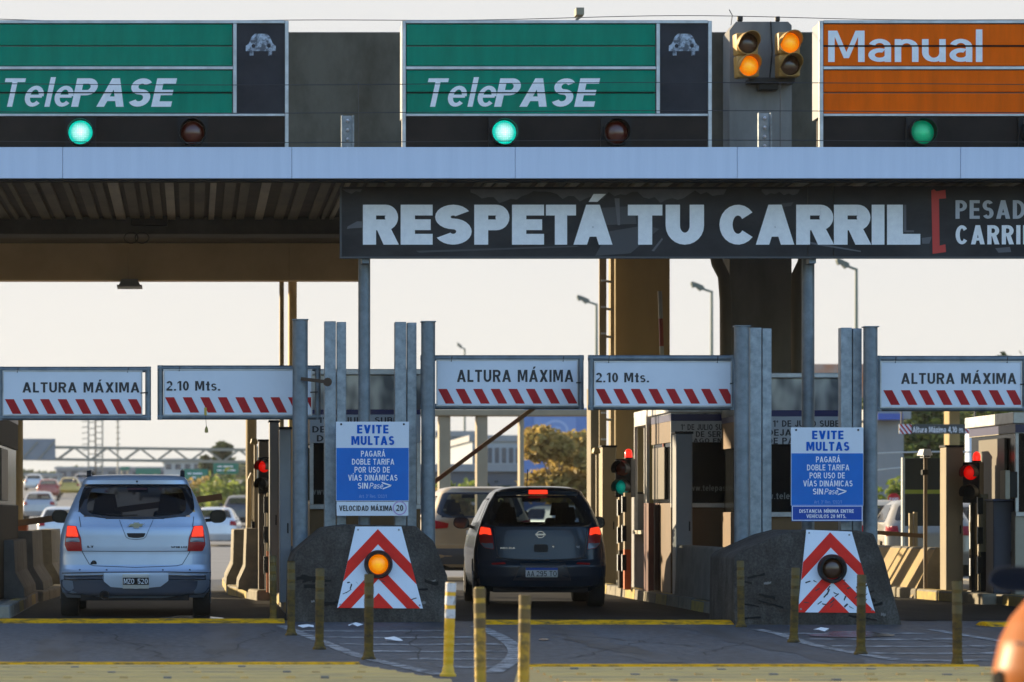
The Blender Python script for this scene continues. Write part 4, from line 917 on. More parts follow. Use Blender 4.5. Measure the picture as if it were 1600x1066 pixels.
# lane equipment
brownred = mat('red_brown_paint', (.12,.03,.015), .6, col2=(.08,.02,.012), scale=4); orangep = mat('orange_marker', (.62,.12,.02), .5)
def cabinet(px0, px1, py0, Y, m, label, depth=.35, cap=blackp, z0=.125, py1=None, seam=True, name='equipment_cabinet', cat='cabinet'):
    a, b = PX(px0,Y), PX(px1,Y); z1 = PZ(py0,Y); z0 = z0 if py1 is None else PZ(py1,Y)
    t = thing(name, label, cat, ((a+b)/2, Y, z0))
    mb = MB(); mb.box(a, b, Y, Y+depth, z0, z1, m); mb.build('body', t, bevel=.012)
    mb = MB(); mb.box(a-.012, b+.012, Y-.012, Y+depth+.012, z1+.001, z1+.03, cap); mb.build('cap', t, bevel=.004, seg=1)
    if seam:
        mb = MB(); h = z1-z0
        mb.box(a+.02, b-.02, Y-.006, Y-.001, z0+h*.1, z0+h*.72, m); mb.box(b-.05, b-.03, Y-.016, Y-.006, z0+h*.4, z0+h*.46, blackp); mb.build('door', t, bevel=.002, seg=1)
    return t
cabinet(437, 455, 671, 38.0, greyp, 'tall grey cabinet left of the leftmost guard post', .3)
cabinet(1056, 1082, 678, 41.2, greyp, 'tall grey cabinet with black cap behind the low wall', .3)
cabinet(941, 963, 699, 48.0, tanm, 'tall tan cabinet with dark cap right of the dark car', .35)
cabinet(1478, 1505, 699, 43.6, mat('tan_grey_steel', (.26,.21,.13), .55, col2=(.21,.17,.11), scale=2), 'tall tan cabinet left of the red signal in the right lane', .35)
cabinet(992, 1011, 772, 45.5, greyp, 'short grey cabinet right of the green signal', .35)
cabinet(1552, 1584, 783, 42.2, mat('navy_steel', (.02,.03,.06), .5), 'dark blue cabinet beside the cream booth', .4, cap=mat('blue_cap', (.08,.12,.25), .5))
cabinet(404, 420, 690, 44.0, mat('brown_steel', (.12,.10,.07), .5), 'brown cabinet carrying the red signal right of the silver car', .3)
cabinet(0, 16, 690, 42.0, blackp, 'black cabinet at the left edge of the photo', .3)
cabinet(421, 436, 660, 42.4, mat('grey_glazed_frame', (.2,.2,.19), .4), 'narrow grey framed cabinet beside the leftmost guard post', .3)
mb = MB(); Y = 44.2                                                       # glazed bay: frame of posts with glass, red brown dado
def glazed_bay(px0, px1, Y, label):
    t = thing('glazed_bay', label, 'kiosk', (PX((px0+px1)/2,Y), Y, .125)); a, b = PX(px0,Y), PX(px1,Y)
    mb = MB()
    for u in (a, (a+b)/2-.02, b-.045): mb.box(u, u+.045, Y, Y+.05, .9, PZ(648,Y), alu); mb.box(u, u+.045, Y+1.2, Y+1.25, .9, PZ(648,Y), alu)
    mb.box(a, b, Y-.01, Y+1.26, PZ(664,Y), PZ(640,Y), alu); mb.build('frame', t, bevel=.006, seg=1)
    mb = MB(); mb.box(a+.04, b-.04, Y+.02, Y+.03, .95, PZ(665,Y), glassmat('kiosk_glass', (.75,.78,.72))); mb.build('glass', t)
    mb = MB()
    mb.box(a, a+.09, Y-.02, Y+.1, .13, .9, brownred); mb.box(b-.14, b, Y-.02, Y+.1, .13, .9, brownred); mb.box(a+.1, b-.15, Y+.1, Y+.2, .13, .9, brownred); mb.box(a-.02, b+.02, Y-.04, Y+1.26, .9, .95, cream); mb.build('dado', t)
glazed_bay(1010, 1046, 44.2, 'glazed kiosk frame on red brown legs beside the raised striped arm')
del Y
for px0, px1, lab in ((1013,1022,'thin red brown bumper post at the front of the glazed kiosk, left one'),(1029,1040,'red brown bumper post at the front of the glazed kiosk, right one')):
    mb = MB(); Yq = 43.2; mb.box(PX(px0,Yq), PX(px1,Yq), Yq, Yq+.5, .125, PZ(786,Yq), brownred); tag(mb.build('bumper_post', bevel=.01), lab, 'post', 'red brown bumper posts')
def signal(px, py_top, py_bot, Y, lit, label, beac=True, vis='-y', rz=0.0, wpx=26):
    """small two lamp lane signal: housing, two hooded lenses, beacon on top. lit: 'g','r' or None"""
    a = wpx*Y/F; z0, z1 = PZ(py_bot,Y), PZ(py_top,Y); h = z1-z0
    t = thing('lane_signal', label, 'traffic light', (PX(px,Y), Y, z0), 'small lane signals', local=True)
    mb = MB(); mb.box(-a/2, a/2, 0, .2, 0, h, blackp); mb.build('housing', t, bevel=.015)
    for k, zc in enumerate((h*.74, h*.26)):
        r = a*.42
        mb = MB(); n = 16; v = []
        for i in range(n+1):
            q = R(-30+240*i/n)
            for rr, dd in ((r*1.12,0),(r*1.12,.17),(r*1.02,.17),(r*1.02,0)): v.append((rr*math.cos(q), -dd, zc+rr*math.sin(q)))
        mb.add(v, [(4*i+j,4*i+(j+1) % 4,4*i+4+(j+1) % 4,4*i+4+j) for i in range(n) for j in range(4)], blackp); vz = mb.build('visor', t, smooth=50)
        m = {('r',0): lens_r, ('g',1): lens_t}.get((lit,k), lens_off if k == 0 else blackp)
        mb = MB(); mb.lathe((0,-.01,zc), [(r,0),(r*.9,.02),(r*.5,.04),(.01,.045)], m, '-y', 24); mb.build('lens', t, smooth=60)
    if beac:
        mb = MB(); mb.lathe((a*.2,.1,h), [(a*.26,0),(a*.26,.02)], blackp, n=16); mb.build('beacon_base', t)
        mb = MB(); mb.lathe((a*.2,.1,h+.02), [(a*.22,0),(a*.22,.06),(a*.17,.1),(a*.06,.12)], beacon, n=16); mb.build('beacon', t, smooth=50)
    mb = MB(); mb.tube([(0,.1,0),(0,.12,-(z0-.12))], .035, blackp, 10); mb.build('stem', t, smooth=40)
    t.rotation_euler = (0,0,R(rz))
    return t
signal(973, 717, 777, 45.0, 'g', 'black lane signal with its teal lamp and red beacon lit', True, rz=-28, wpx=27)
signal(1517, 722, 786, 43.0, 'r', 'black lane signal with red lamp and red beacon in the right lane', True, rz=-32, wpx=27)
signal(413, 714, 772, 43.6, 'r', 'black lane signal with red lamp right of the silver car', False, rz=-22, wpx=22)
def marker_post(px, py_top, Y, label, col, n=3, wpx=10):
    a = wpx*Y/F; z1 = PZ(py_top,Y); t = thing('marker_post', label, 'marker post', (PX(px,Y),Y,.125), 'padded marker posts along the lanes', local=True); h = z1-.125
    mb = MB(); mb.box(-a/2, a/2, 0, .12, 0, h, tanm); mb.box(-a/2-.003, a/2+.003, -.003, .123, 0, h*.42, col); mb.build('post', t, bevel=.006, seg=1)
    for k in range(n):
        mb = MB(); z = h*(.28+.3*k); mb.box(-a*.95, -a*.3, -.06, -.002, z-.11, z+.11, blackp); mb.box(-a*.99, -a*.95, -.065, .0, z-.12, z+.12, panelw); p = mb.build('pad', t, bevel=.006, seg=1)
for a in ((981,770,44.6,'orange footed marker post right of the dark car',orangep,3),(971,776,45.4,'slim padded post behind the orange footed marker post',blackp,3,7),
          (1538,772,42.8,'padded marker post right of the red beacon in the right lane',blackp,3,12),(1523,786,43.4,'padded marker post under the red signal of the right lane',blackp,3,9),
          (422,770,42.9,'orange marked post under the red signal by the silver car',orangep,3),(400,760,45.2,'padded post just left of the red signal by the silver car',blackp,2,7),
          (17,772,43.5,'orange and black marker post left of the silver car',orangep,3,12)): marker_post(*a)
armm = mat('arm_paint_white', (.5,.47,.42), .6, col2=(.36,.32,.28), scale=5); armr = mat('arm_paint_red', (.35,.05,.03), .6, col2=(.25,.04,.025), scale=5); armb = mat('brown_arm', (.22,.12,.05), .6, col2=(.15,.09,.05), scale=4)
armr2 = mat('faded_red_arm', (.20,.075,.04), .6)
def arm(p0, p1, Y, label, ma, mb_, th=.09, n=7, boxpx=None):
    a = Vector((PX(p0[0],Y),Y,PZ(p0[1],Y))); b = Vector((PX(p1[0],Y),Y,PZ(p1[1],Y)))
    t = thing('barrier_arm', label, 'barrier arm', tuple(a), 'barrier arms of the lanes')
    mb = MB()
    for k in range(n): mb.bar(a+(b-a)*(k/n), a+(b-a)*((k+1)/n), .05, th, ma if k % 2 == 0 else mb_)
    mb.build('boom', t)
    if boxpx:
        X = a.x; mb = MB(); mb.box(X-.16, X+.16, Y+.05, Y+.4, .125, 1.1, orangep if boxpx == 'o' else tanm); mb.build('drive_box', t, bevel=.015)
arm((640,782), (838,635), 46.0, 'raised slanting barrier arm above the beige car', armb, armr2, .06, 7, 't')
arm((1042,800), (1031,455), 43.0, 'raised striped red and white arm in front of the tan column', armr, armm, .055, 8)
arm((24,818), (347,776), 44.0, 'lowered brown barrier arm in front of the silver car', armb, armb, .085, 1, 'o')
arm((1368,832), (1448,838), 46.0, 'level brown barrier arm in the right lane', armb, armb, .06, 1)
# camera pole, dark board, bits
t = thing('camera_pole', 'white hooded camera on a thin pole in the right lane', 'camera', (PX(1446,44.4),44.4,.1))
mb = MB(); X = PX(1446,44.4); mb.tube([(X,44.4,.1),(X,44.4,PZ(716,44.4))], .028, mat('rusty_pole', (.16,.12,.08), .6), 10); mb.box(X-.05,X+.03,44.35,44.46,PZ(742,44.4),PZ(734,44.4),blackp); mb.build('pole', t, smooth=40)
mb = MB(); mb.box(X-.09, X+.06, 44.2, 44.55, PZ(712,44.4), PZ(702,44.4), panelw, tx=.03, ty=.03); mb.box(X-.08,X+.02,44.18,44.4,PZ(716,44.4),PZ(711.5,44.4),dark); mb.build('camera_head', t, bevel=.01)
t = thing('message_board', 'dark two panel board seen from behind in the right lane', 'board', (PX(1444,52),52,.1)); Yb = 52.0
for c, d in ((765,716),(822,772)):
    mb = MB(); mb.box(PX(1414,Yb), PX(1478,Yb), Yb, Yb+.1, PZ(c,Yb), PZ(d,Yb), mat('dark_board', (.02,.022,.02), .6)); mb.build('panel', t, bevel=.01)
mb = MB(); mb.box(PX(1410,Yb),PX(1414,Yb)-.002,Yb,Yb+.1,.0,PZ(715,Yb),alu); mb.box(PX(1414,Yb),PX(1478,Yb),Yb+.05,Yb+.12,PZ(771.5,Yb),PZ(765.5,Yb),mat('lime_strip', (.45,.5,.05), .5)); mb.build('frame', t)
Yb = 46.5
for px, lab in ((1424,'left short tan stub post behind the sloped barrier'),(1431,'right short tan stub post behind the sloped barrier')): mb = MB(); mb.box(PX(px,Yb)-.025, PX(px,Yb)+.025, Yb, Yb+.08, .1, PZ(802 if px == 1424 else 800,Yb), tanm); tag(mb.build('stub_post'), lab, 'post', 'stub posts of the right lane')
t = thing('speaker_box', 'cream framed black box fixed beside the cream booth', 'box', (PX(1580,41.8),41.8,PZ(778,41.8)))
mb = MB(); mb.box(PX(1578,41.8),PX(1590,41.8),41.8,42.0,PZ(778,41.8),PZ(737,41.8),blackp); mb.build('body', t, bevel=.01)
mb = MB(); mb.box(PX(1570,41.8),PX(1577.6,41.8),41.78,42.05,PZ(780,41.8),PZ(735,41.8),cream); mb.build('side', t, bevel=.008)
t = thing('intercom_post', 'thin hooked pipe post on the right of the silver car', 'post', (PX(392,48),48,.12)); mb = MB()
p = lambda x, y: (PX(x,48), 48, PZ(y,48))
mb.tube([p(388,838),p(389,750),p(393,741),p(397,745),p(397,812)], .03, tanm, 10); mb.build('pipe', t, smooth=40)
t = thing('access_ladder', 'tall narrow steel ladder left of the sunlit tan column', 'ladder', (PX(943,49.6),49.6,.12)); Y = 49.6
mb = MB(); a, b = PX(942,Y), PX(961,Y); mb.box(a-.055, a+.055, Y, Y+.06, .12, 6.0, tanm); mb.build('rail', t); mb = MB(); mb.box(b-.03, b+.03, Y+.3, Y+.34, .12, 6.0, tanm); mb.build('rail', t)
for z in [.5+.43*k for k in range(13)]:
    mb = MB(); mb.tube([(a,Y+.03,z),(b,Y+.32,z)], .02, tanm, 8); mb.build('rung', t, smooth=40)
for z in [.7+.41*k for k in range(13)]: mb = MB(); mb.box(a-.03, a+.05, Y-.03, Y-.002, z-.015, z+.015, panelw); mb.build('clip', t)
cammat = mat('brass_hood', (.3,.22,.08), .5)
for px, py, Yq, lab in ((931,705,47.0,'round hooded lamp on a short pole beside the tan cabinet'),(397,690,47.6,'small brown hood on a bracket above the hooked pipe')):
    t = thing('hooded_lamp', lab, 'lamp', (PX(px,Yq),Yq,.12)); X, Z = PX(px,Yq), PZ(py,Yq)
    mb = MB(); mb.box(X-.06,X+.06,Yq-.12,Yq+.1,Z-.04,Z+.05,cammat,tx=.02); mb.build('hood', t, bevel=.02)
    mb = MB(); mb.tube([(X+.02,Yq,.12),(X+.02,Yq,Z-.03)], .022, tanm, 8); mb.build('pole', t, smooth=40)
# ------------------------------------------------------------------ cars (a body of horizontal slices, holes for the windows, panels fitted to the skin)
def paint(name, col, metal=.35, rough=.38, coat=.8):
    return mat(name, col, rough, metal, coat=coat, col2=tuple(c*.93 for c in col), scale=3)
tyre = mat('tyre', (.012,.012,.012), .9, bump=.2, scale=20); rim = mat('alloy_rim', (.42,.43,.45), .35, .8); chrome = mat('chrome', (.45,.46,.48), .25, 1.0)
seatm = mat('dark_seat_cloth', (.008,.010,.014), .9, spec=.1); frit = mat('black_glass_border', (.008,.009,.012), .1); under = mat('underbody', (.008,.008,.008), .95)
cglass = glassmat('tinted_car_glass', (.30,.335,.35)); tl_on = mat('brake_lamp_lit', (.35,.008,.004), .35, emit=(1,.045,.015), es=.55, spec=.2); tl_off = mat('tail_lamp_red', (.30,.006,.008), .25, spec=.3)
tl_clear = mat('clear_lamp_glass', (.16,.18,.22), .2, .3); plate_w = mat('plate_white', (.62,.62,.6), .5); plate_k = mat('plate_black', (.02,.022,.026), .4); greyl = mat('plate_grey_lettering', (.55,.56,.58), .5)
trim_shade = mat('bumper_trim_shade', (.085,.10,.135), .55, spec=.25)
class Skin:
    def __init__(s, L, levels, n=3.2): s.L = L; s.lv = levels; s.n = n    # level: z, half width, rear y, front y, rear corner depth, front corner depth
    def at(s, z):
        lv = s.lv
        if z <= lv[0][0]: return lv[0][1:]
        for a, b in zip(lv, lv[1:]):
            if z <= b[0]:
                t = (z-a[0])/(b[0]-a[0]); return [p+(q-p)*t for p, q in zip(a[1:], b[1:])]
        return lv[-1][1:]
    def rear(s, x, z):
        w, r, f, dr, df = s.at(z); u = min(abs(x)/w, .9999); return r + dr*(1-(1-u**s.n)**(1/s.n))
    def normal(s, x, z):
        e = .004; d = (s.rear(x+e, z)-s.rear(x-e, z))/(2*e); d = max(-4, min(4, d)); q = (1+d*d)**.5
        return (x, s.rear(x, z), z, d/q, -1/q)
    def halfw(s, y, z):
        w, r, f, dr, df = s.at(z)
        for e, d in ((y-r, dr), (f-y, df)):
            if e < d:
                v = max(0, min(1, 1-e/d)); return w*(1-v**s.n)**(1/s.n)
        return w
    def sidex(s, y, z): return s.halfw(y, z)
US = tuple(math.sin(math.pi/2*k/15)**(2/2.7) for k in range(16))
def inside(p, poly):
    c = False; n = len(poly)
    for i in range(n):
        (x0,y0),(x1,y1) = poly[i], poly[(i+1) % n]
        if (y0 > p[1]) != (y1 > p[1]) and p[0] < (x1-x0)*(p[1]-y0)/(y1-y0)+x0: c = not c
    return c
def subdiv(poly, d):
    out = []
    for i in range(len(poly)):
        a, b = Vector(poly[i]), Vector(poly[(i+1) % len(poly)]); n = max(1, int((b-a).length/d))
        out += [tuple(a+(b-a)*k/n) for k in range(n)]
    return out
def round_poly(poly, r=.03, n=4):
    out = []; N = len(poly)
    for i in range(N):
        p, a, b = Vector(poly[i]), Vector(poly[i-1]), Vector(poly[(i+1) % N]); da, db = (a-p), (b-p); rr = min(r, da.length*.45, db.length*.45)
        a2, b2 = p+da.normalized()*rr, p+db.normalized()*rr
        for k in range(n+1):
            t = k/n; out.append(tuple(a2*(1-t)**2 + p*2*t*(1-t) + b2*t*t))
    return out
def patch(mb, sk, poly, m, off=.006, thick=.012, fn=None, rad=.02, grid=.07, hole=None):
    """a panel lying on the rear skin; poly in (x, z); hole: inset factor leaves only the border ring"""
    fn = fn or sk.normal
    P = subdiv(round_poly(poly, rad), grid); c = (sum(p[0] for p in P)/len(P), sum(p[1] for p in P)/len(P)); n = len(P)
    inner = hole or 0.0; rings = 5; v = []
    def pos(x, z, o):
        X, Y, Z, nx, ny = fn(x, z); return (X+nx*o, Y+ny*o, Z)
    for k in range(rings+1):
        t = 1-(1-inner)*k/rings
        if k == rings and not hole: v.append(pos(*c, off)); break
        v += [pos(c[0]+(p[0]-c[0])*t, c[1]+(p[1]-c[1])*t, off) for p in P]
    fs = []
    for k in range(rings-1 if not hole else rings):
        fs += [(k*n+i, k*n+(i+1) % n, (k+1)*n+(i+1) % n, (k+1)*n+i) for i in range(n)]
    if not hole: fs += [((rings-1)*n+i, (rings-1)*n+(i+1) % n, rings*n) for i in range(n)]
    o = len(v); v += [pos(p[0], p[1], off-thick) for p in P]; fs += [(o+i, o+(i+1) % n, (i+1) % n, i) for i in range(n)]
    mb.add(v, fs, m)
def wheel(root, x, y, r, wd=.2, detail=True):
    sgn = 1 if x > 0 else -1; mb = MB(); x0 = x - wd/2
    mb.lathe((x0,y,r), [(r*.62,0),(r*.95,0),(r,.03),(r,wd-.03),(r*.95,wd),(r*.62,wd)], tyre, 'x', 28); w_ = mb.build('wheel', root, smooth=40)
    if detail:
        mb = MB(); xf = x + sgn*(wd/2-.015)
        mb.lathe((xf,y,r), [(r*.62,-.02),(r*.62,.0),(r*.56,.006),(r*.52,-.03),(.05,-.03)] if sgn > 0 else [(r*.62,.02),(r*.62,.0),(r*.56,-.006),(r*.52,.03),(.05,.03)], rim, 'x', 24)
        for k in range(5):
            a = 2*math.pi*k/5; mb.bar((xf,y,r),(xf,y+math.cos(a)*r*.55,r+math.sin(a)*r*.55), .05, .03, rim)
        mb.build('rim', w_, smooth=40)
def car(name, label, cat, sk, m, loc, rz, spec, group=None, detail=True):
    """spec keys: belt, rear_win, side_win [(y,z)...], front_win y limit, wheels (y0, y1, r, track), bumper_z"""
    t = thing(name, label, cat, loc, group, R(rz), local=True)
    lv = sk.lv; zs = sorted(set([l[0] for l in lv] + [lv[0][0]+(lv[-1][0]-lv[0][0])*k/(26 if detail else 14) for k in range(27 if detail else 15)]))
    ysN = 34 if detail else 14; rows = []
    for z in zs:
        w, r, f, dr, df = sk.at(z); row = [(w*u, r+dr*(1-(1-u**sk.n)**(1/sk.n))) for u in US]
        row += [(w, r+dr+(f-df-r-dr)*k/ysN) for k in range(1, ysN)]; row += [(w*u, f-df*(1-(1-u**sk.n)**(1/sk.n))) for u in reversed(US)]
        full = [(x, y, z) for x, y in row] + [(-x, y, z) for x, y in reversed(row[1:-1])]; rows.append(full)
    N = len(rows[0]); V = [v for rw in rows for v in rw]; fs = []
    y0w, y1w, rw_, trk = spec['wheels']; belt = spec['belt']
    for k in range(len(zs)-1):
        for i in range(N):
            q = (k*N+i, k*N+(i+1) % N, (k+1)*N+(i+1) % N, (k+1)*N+i); c = sum((Vector(V[j]) for j in q), Vector())/4
            if abs(c.x) > .6*trk and min((c.y-y0w)**2, (c.y-y1w)**2) + (c.z-rw_)**2 < (rw_+.045)**2: continue
            if c.z > belt:
                w, r, f, dr, df = sk.at(c.z)
                if c.y < r+dr*.75 and inside((c.x, c.z), spec['rear_win']): continue
                if abs(c.x) > w*.9 and any(inside((c.y, c.z), p) for p in spec['side_win']): continue
                if c.y > f-df*.8 and spec['belt']+.04 < c.z < lv[-1][0]-.09 and abs(c.x) < w*.93: continue
            fs.append(q)
    mb = MB(); mb.add(V, fs, m); mb.add([V[(len(zs)-1)*N+i] for i in range(N)], [tuple(range(N))], m); b = mb.build('body', t, smooth=38)
    for s in (-1, 1):
        wheel(t, s*(trk-.1), y0w, rw_, .2, detail); wheel(t, s*(trk-.1), y1w, rw_, .2, detail)
    w0 = sk.at(.5)[0]; mb = MB(); mb.box(-trk*.72, trk*.72, sk.rear(0,.4)+.15, sk.L-.25, .19, belt-.22, under); mb.box(-w0*.58, w0*.58, sk.rear(0,.4)+.13, y0w-rw_-.06, .28, belt-.22, under); mb.box(-w0*.9, w0*.9, y0w+rw_+.06, y1w-rw_-.06, .22, belt-.22, under); mb.box(-w0*.86, w0*.86, y0w-rw_+.06, sk.L-.6, belt-.3, belt-.2, under)
    mb.build('underbody', t)
    if detail:
        for x, y in ((-.38, spec['seat_y']),(.38, spec['seat_y']),(-.38, spec['seat_y']-.95),(.38, spec['seat_y']-.95)):
            zt_ = spec['head_z'] - (.0 if y == spec['seat_y'] else .06)
            mb = MB(); mb.box(x-.24, x+.24, y, y+.14, belt-.3, zt_-.2, seatm, tx=.05); st = mb.build('seat', t, bevel=.04, seg=3, smooth=50)
            mb = MB(); mb.box(x-.135, x+.135, y+.01, y+.11, zt_-.17, zt_, seatm, tx=.03); mb.box(x-.06, x-.045, y+.05, y+.065, zt_-.22, zt_-.15, chrome); mb.box(x+.045, x+.06, y+.05, y+.065, zt_-.22, zt_-.15, chrome); mb.build('headrest', st, bevel=.035, seg=3, smooth=50)
        mb = MB(); fy = sk.at(belt+.1)[2]; mb.box(-.66, .66, fy-.9, fy-.1, belt-.25, belt-.02, seatm); mb.lathe((-.38, fy-1.0, belt-.05), [(.18,0),(.18,.03),(.15,.03),(.15,0)], seatm, '-y', 20); mb.build('dashboard', t, bevel=.03)
        mb = MB(); zz = lv[-1][0]-.16; mb.box(-.12, .12, fy-1.0, fy-.96, zz-.035, zz+.035, blackp); mb.tube([(0,fy-.98,zz+.03),(0,fy-.95,zz+.1)], .01, blackp, 6); mb.build('inner_mirror', t, bevel=.01)
    mb = MB(); patch(mb, sk, spec['rear_win'], spec.get('glass', cglass), off=.004, thick=.012, rad=.06); rwn = mb.build('rear_window', t, smooth=60)
    mb = MB(); patch(mb, sk, [(x*1.015, (z-1.3)*1.02+1.3) for x, z in spec['rear_win']], frit, off=.006, thick=.014, rad=.06, hole=.86); mb.build('window_border', rwn, smooth=60)
    for s in (-1, 1):
        for p in spec['side_win']:
            mb = MB(); patch(mb, sk, p, cglass, off=.004, rad=.05, fn=lambda y, z, s=s: (s*sk.sidex(y,z), y, z, s, 0)); mb.build('side_window', t, smooth=60)
        x, y, z, sx_, sz = spec['mirror']
        mb = MB(); n = 8; v = []
        prof = [(-1,-.35),(-.9,.55),(-.55,.95),(.2,1),(.8,.75),(1,.1),(.9,-.6),(.5,-.95),(-.5,-.9)]
        if s < 0: pr = [(a*sx_, c*sz) for a, c in prof]
        else: pr = [(-a*sx_, c*sz) for a, c in prof]
        pr = round_poly(pr, .05, 3); cx = s*x
        mb.prism([(cx+a, z+c) for a, c in pr], y, y+.09, spec.get('mirror_mat', blackp), back=[(cx+a*.6, z+c*.6) for a, c in pr]); mb.bar((cx-s*sx_*.8, y+.05, z-sz*.5), (s*(sk.sidex(y,z-.08)-.02), y+.1, z-sz*.6), .05, .04, spec.get('mirror_mat', blackp)); mr = mb.build('wing_mirror', t, bevel=.006)
        mb = MB(); mb.poly([(cx+a*.88, z+c*.86) for a, c in pr], y-.003, mat('mirror_glass', (.035,.045,.07), .03, 1.0)); mb.build('mirror_glass', mr, recalc=False)
    w, r, f, dr, df = sk.at(belt+.12)
    return t, b
def flat(mb, sk, poly, m, off, thick=.01, rad=.012, **k): patch(mb, sk, poly, m, off=off, thick=thick, rad=rad, **k)
def mirror_x(p): return [(-x, z) for x, z in p]
def conv(px, cx, cy, s, sc, ox, oy): return ((cx/sc+ox-px)/s, EYE-(cy/sc+oy-HY)/s)

# ---- silver compact people carrier
Ys = 36.35; ss = F/Ys
A = lambda cx, cy: conv(210.5, cx, cy, ss, 4.264, 70, 730)
def As(l): return [A(*p) for p in l]
silver = paint('silver_blue_paint', (.35,.425,.54), .45, .34, .4)
sk1 = Skin(4.36, [(.22,.80,.16,4.2,.34,.5),(.28,.84,.09,4.3,.34,.6),(.40,.865,.02,4.34,.34,.7),(.48,.87,-.02,4.36,.34,.8),(.52,.87,-.025,4.36,.34,.8),(.545,.868,.0,4.36,.34,.8),(.60,.868,.025,4.34,.34,.8),(.72,.868,.034,4.33,.34,.8),(.80,.866,.034,4.31,.33,.8),(.95,.85,.04,4.25,.32,.7),(1.02,.832,.05,4.0,.3,.6),(1.06,.818,.075,3.9,.28,.5),(1.12,.80,.10,3.45,.24,.4),(1.20,.765,.13,3.25,.22,.35),(1.37,.695,.24,2.85,.22,.35),(1.49,.63,.345,2.55,.22,.35),(1.52,.617,.315,2.5,.2,.38),(1.565,.596,.315,2.4,.2,.4),(1.60,.57,.36,2.3,.22,.5),(1.625,.50,.50,2.2,.3,.5),(1.635,.38,.7,2.0,.35,.5)], 2.6)
win1 = As([(262,120),(955,120),(985,220),(990,288),(950,322),(800,340),(606,346),(410,340),(262,322),(226,288),(232,225)])
spec1 = dict(belt=1.10, rear_win=win1, side_win=[[(.55,1.16),(1.55,1.13),(1.55,1.47),(.75,1.46)],[(1.62,1.13),(2.45,1.12),(2.42,1.46),(1.62,1.47)],[(2.5,1.12),(3.05,1.12),(2.72,1.42),(2.5,1.45)]], wheels=(.72,3.34,.315,.86), seat_y=2.05, head_z=1.42, mirror=(.97,2.95,A(80,330)[1],.105,.085), glass=glassmat('dark_car_glass', (.065,.08,.10)))
t, body = car('silver_car', 'silver blue people carrier with brake lights lit seen from behind', 'car', sk1, silver, (PX(210.5,Ys), Ys, 0), 0, spec1)
for s in (1, -1):
    mk = (lambda l: As(l)) if s == 1 else (lambda l: mirror_x(As(l)))
    mb = MB(); flat(mb, sk1, mk([(150,388),(208,392),(238,470),(248,560),(150,560),(132,520),(138,455)]), tl_off, .012, .03); tl = mb.build('tail_light', t, smooth=50)
    mb = MB(); flat(mb, sk1, mk([(152,392),(206,395),(224,464),(146,462)]), tl_on, .016); mb.build('brake_lamp', tl, smooth=50)
    mb = MB(); flat(mb, sk1, mk([(143,474),(228,472),(234,500),(140,500)]), tl_clear, .016); mb.build('clear_lamp', tl, smooth=50)
    mb = MB(); flat(mb, sk1, mk([(126,726),(384,722),(384,748),(126,748)]), trim_shade, .008); q = mb.build('reflector_strip', t, smooth=50)
    mb = MB(); flat(mb, sk1, mk([(128,722),(388,718),(388,726),(128,729)]), chrome, .012, rad=.004); mb.build('chrome_line', q, smooth=50); mb = MB(); flat(mb, sk1, mk([(128,745),(388,745),(388,751),(128,752)]), chrome, .012, rad=.004); mb.build('chrome_line', q, smooth=50)
    mb = MB(); x, y0 = s*.52, .95; mb.tube([(x*1.04,.62,1.60),(x*1.03,.68,1.655),(x*1.03,1.2,1.68),(x*1.03,2.0,1.67),(x*1.0,2.25,1.62)], .022, mat('dark_roof_rail', (.06,.07,.08), .4), 8)
    mb.bar((x*1.04,.60,1.57),(x*1.04,.66,1.662), .05, .06, blackp); mb.build('roof_rail', t, smooth=40)
    for cx in (232, 412): 
        mb = MB(); q = A(cx, 686); q = (q[0]*s, q[1]); mb.lathe((q[0], sk1.rear(*q)-.002, q[1]), [(.012,0),(.010,.004)], trim_shade, '-y', 10); mb.build('parking_sensor', t)
mb = MB(); flat(mb, sk1, As([(388,752),(388,760),(440,806),(606,820),(770,806),(828,760),(828,752),(1104,752),(1098,800),(1060,850),(900,862),(300,862),(150,850),(108,800),(104,752)]), trim_shade, .010, .012, rad=.02); mb.build('lower_bumper', t, smooth=50)  # body-coloured part darkened: shade of its downturned face put into the colour
mb = MB(); flat(mb, sk1, As([(394,706),(822,704),(822,758),(770,798),(606,812),(440,800),(394,762)]), mat('silver_recess', (.58,.67,.80), .45, .1), .020, .02); mb.build('plate_recess', t, smooth=50)
mb = MB(); flat(mb, sk1, As([(518,712),(694,712),(694,810),(518,810)]), plate_w, .032, .012, rad=.008); pl = mb.build('number_plate', t)
mb = MB(); flat(mb, sk1, As([(521,736),(692,736),(692,784),(521,784)]), plate_k, .034, .004, rad=.004); yy = min(sk1.rear(*A(cx_,cy_)) for cx_ in (530,606,686) for cy_ in (740,760,782))-.040
def tx(mb, st, cx0, cx1, cy0, cy1, Af, y, m, **k): text(mb, st, Af(cx0,0)[0], Af(cx1,0)[0], Af(0,cy1)[1], Af(0,cy0)[1], y, m, **k)
tx(mb, 'MZO', 527, 596, 743, 777, A, yy, greyl, w=.17, h=.15, gap=.12); tx(mb, '520', 618, 686, 743, 777, A, yy, greyl, w=.17, h=.15, gap=.12)
mb.build('plate_lettering', pl, recalc=False)
gold = mat('gold_emblem', (.36,.30,.16), .3, .6)
mb = MB()
for sc_, m, o in ((1.0, chrome, .012), (.84, gold, .015)):
    flat(mb, sk1, [(A(605,387)[0]+(A(a,0)[0]-A(605,0)[0])*sc_, A(0,387)[1]+(A(0,b)[1]-A(0,387)[1])*sc_) for a, b in ((570,376),(588,376),(591,367),(628,367),(632,376),(664,376),(652,397),(634,397),(628,408),(590,408),(584,397),(550,397),(556,384))], m, o, .012, rad=.001, grid=.3)
mb.build('emblem', t, recalc=False)
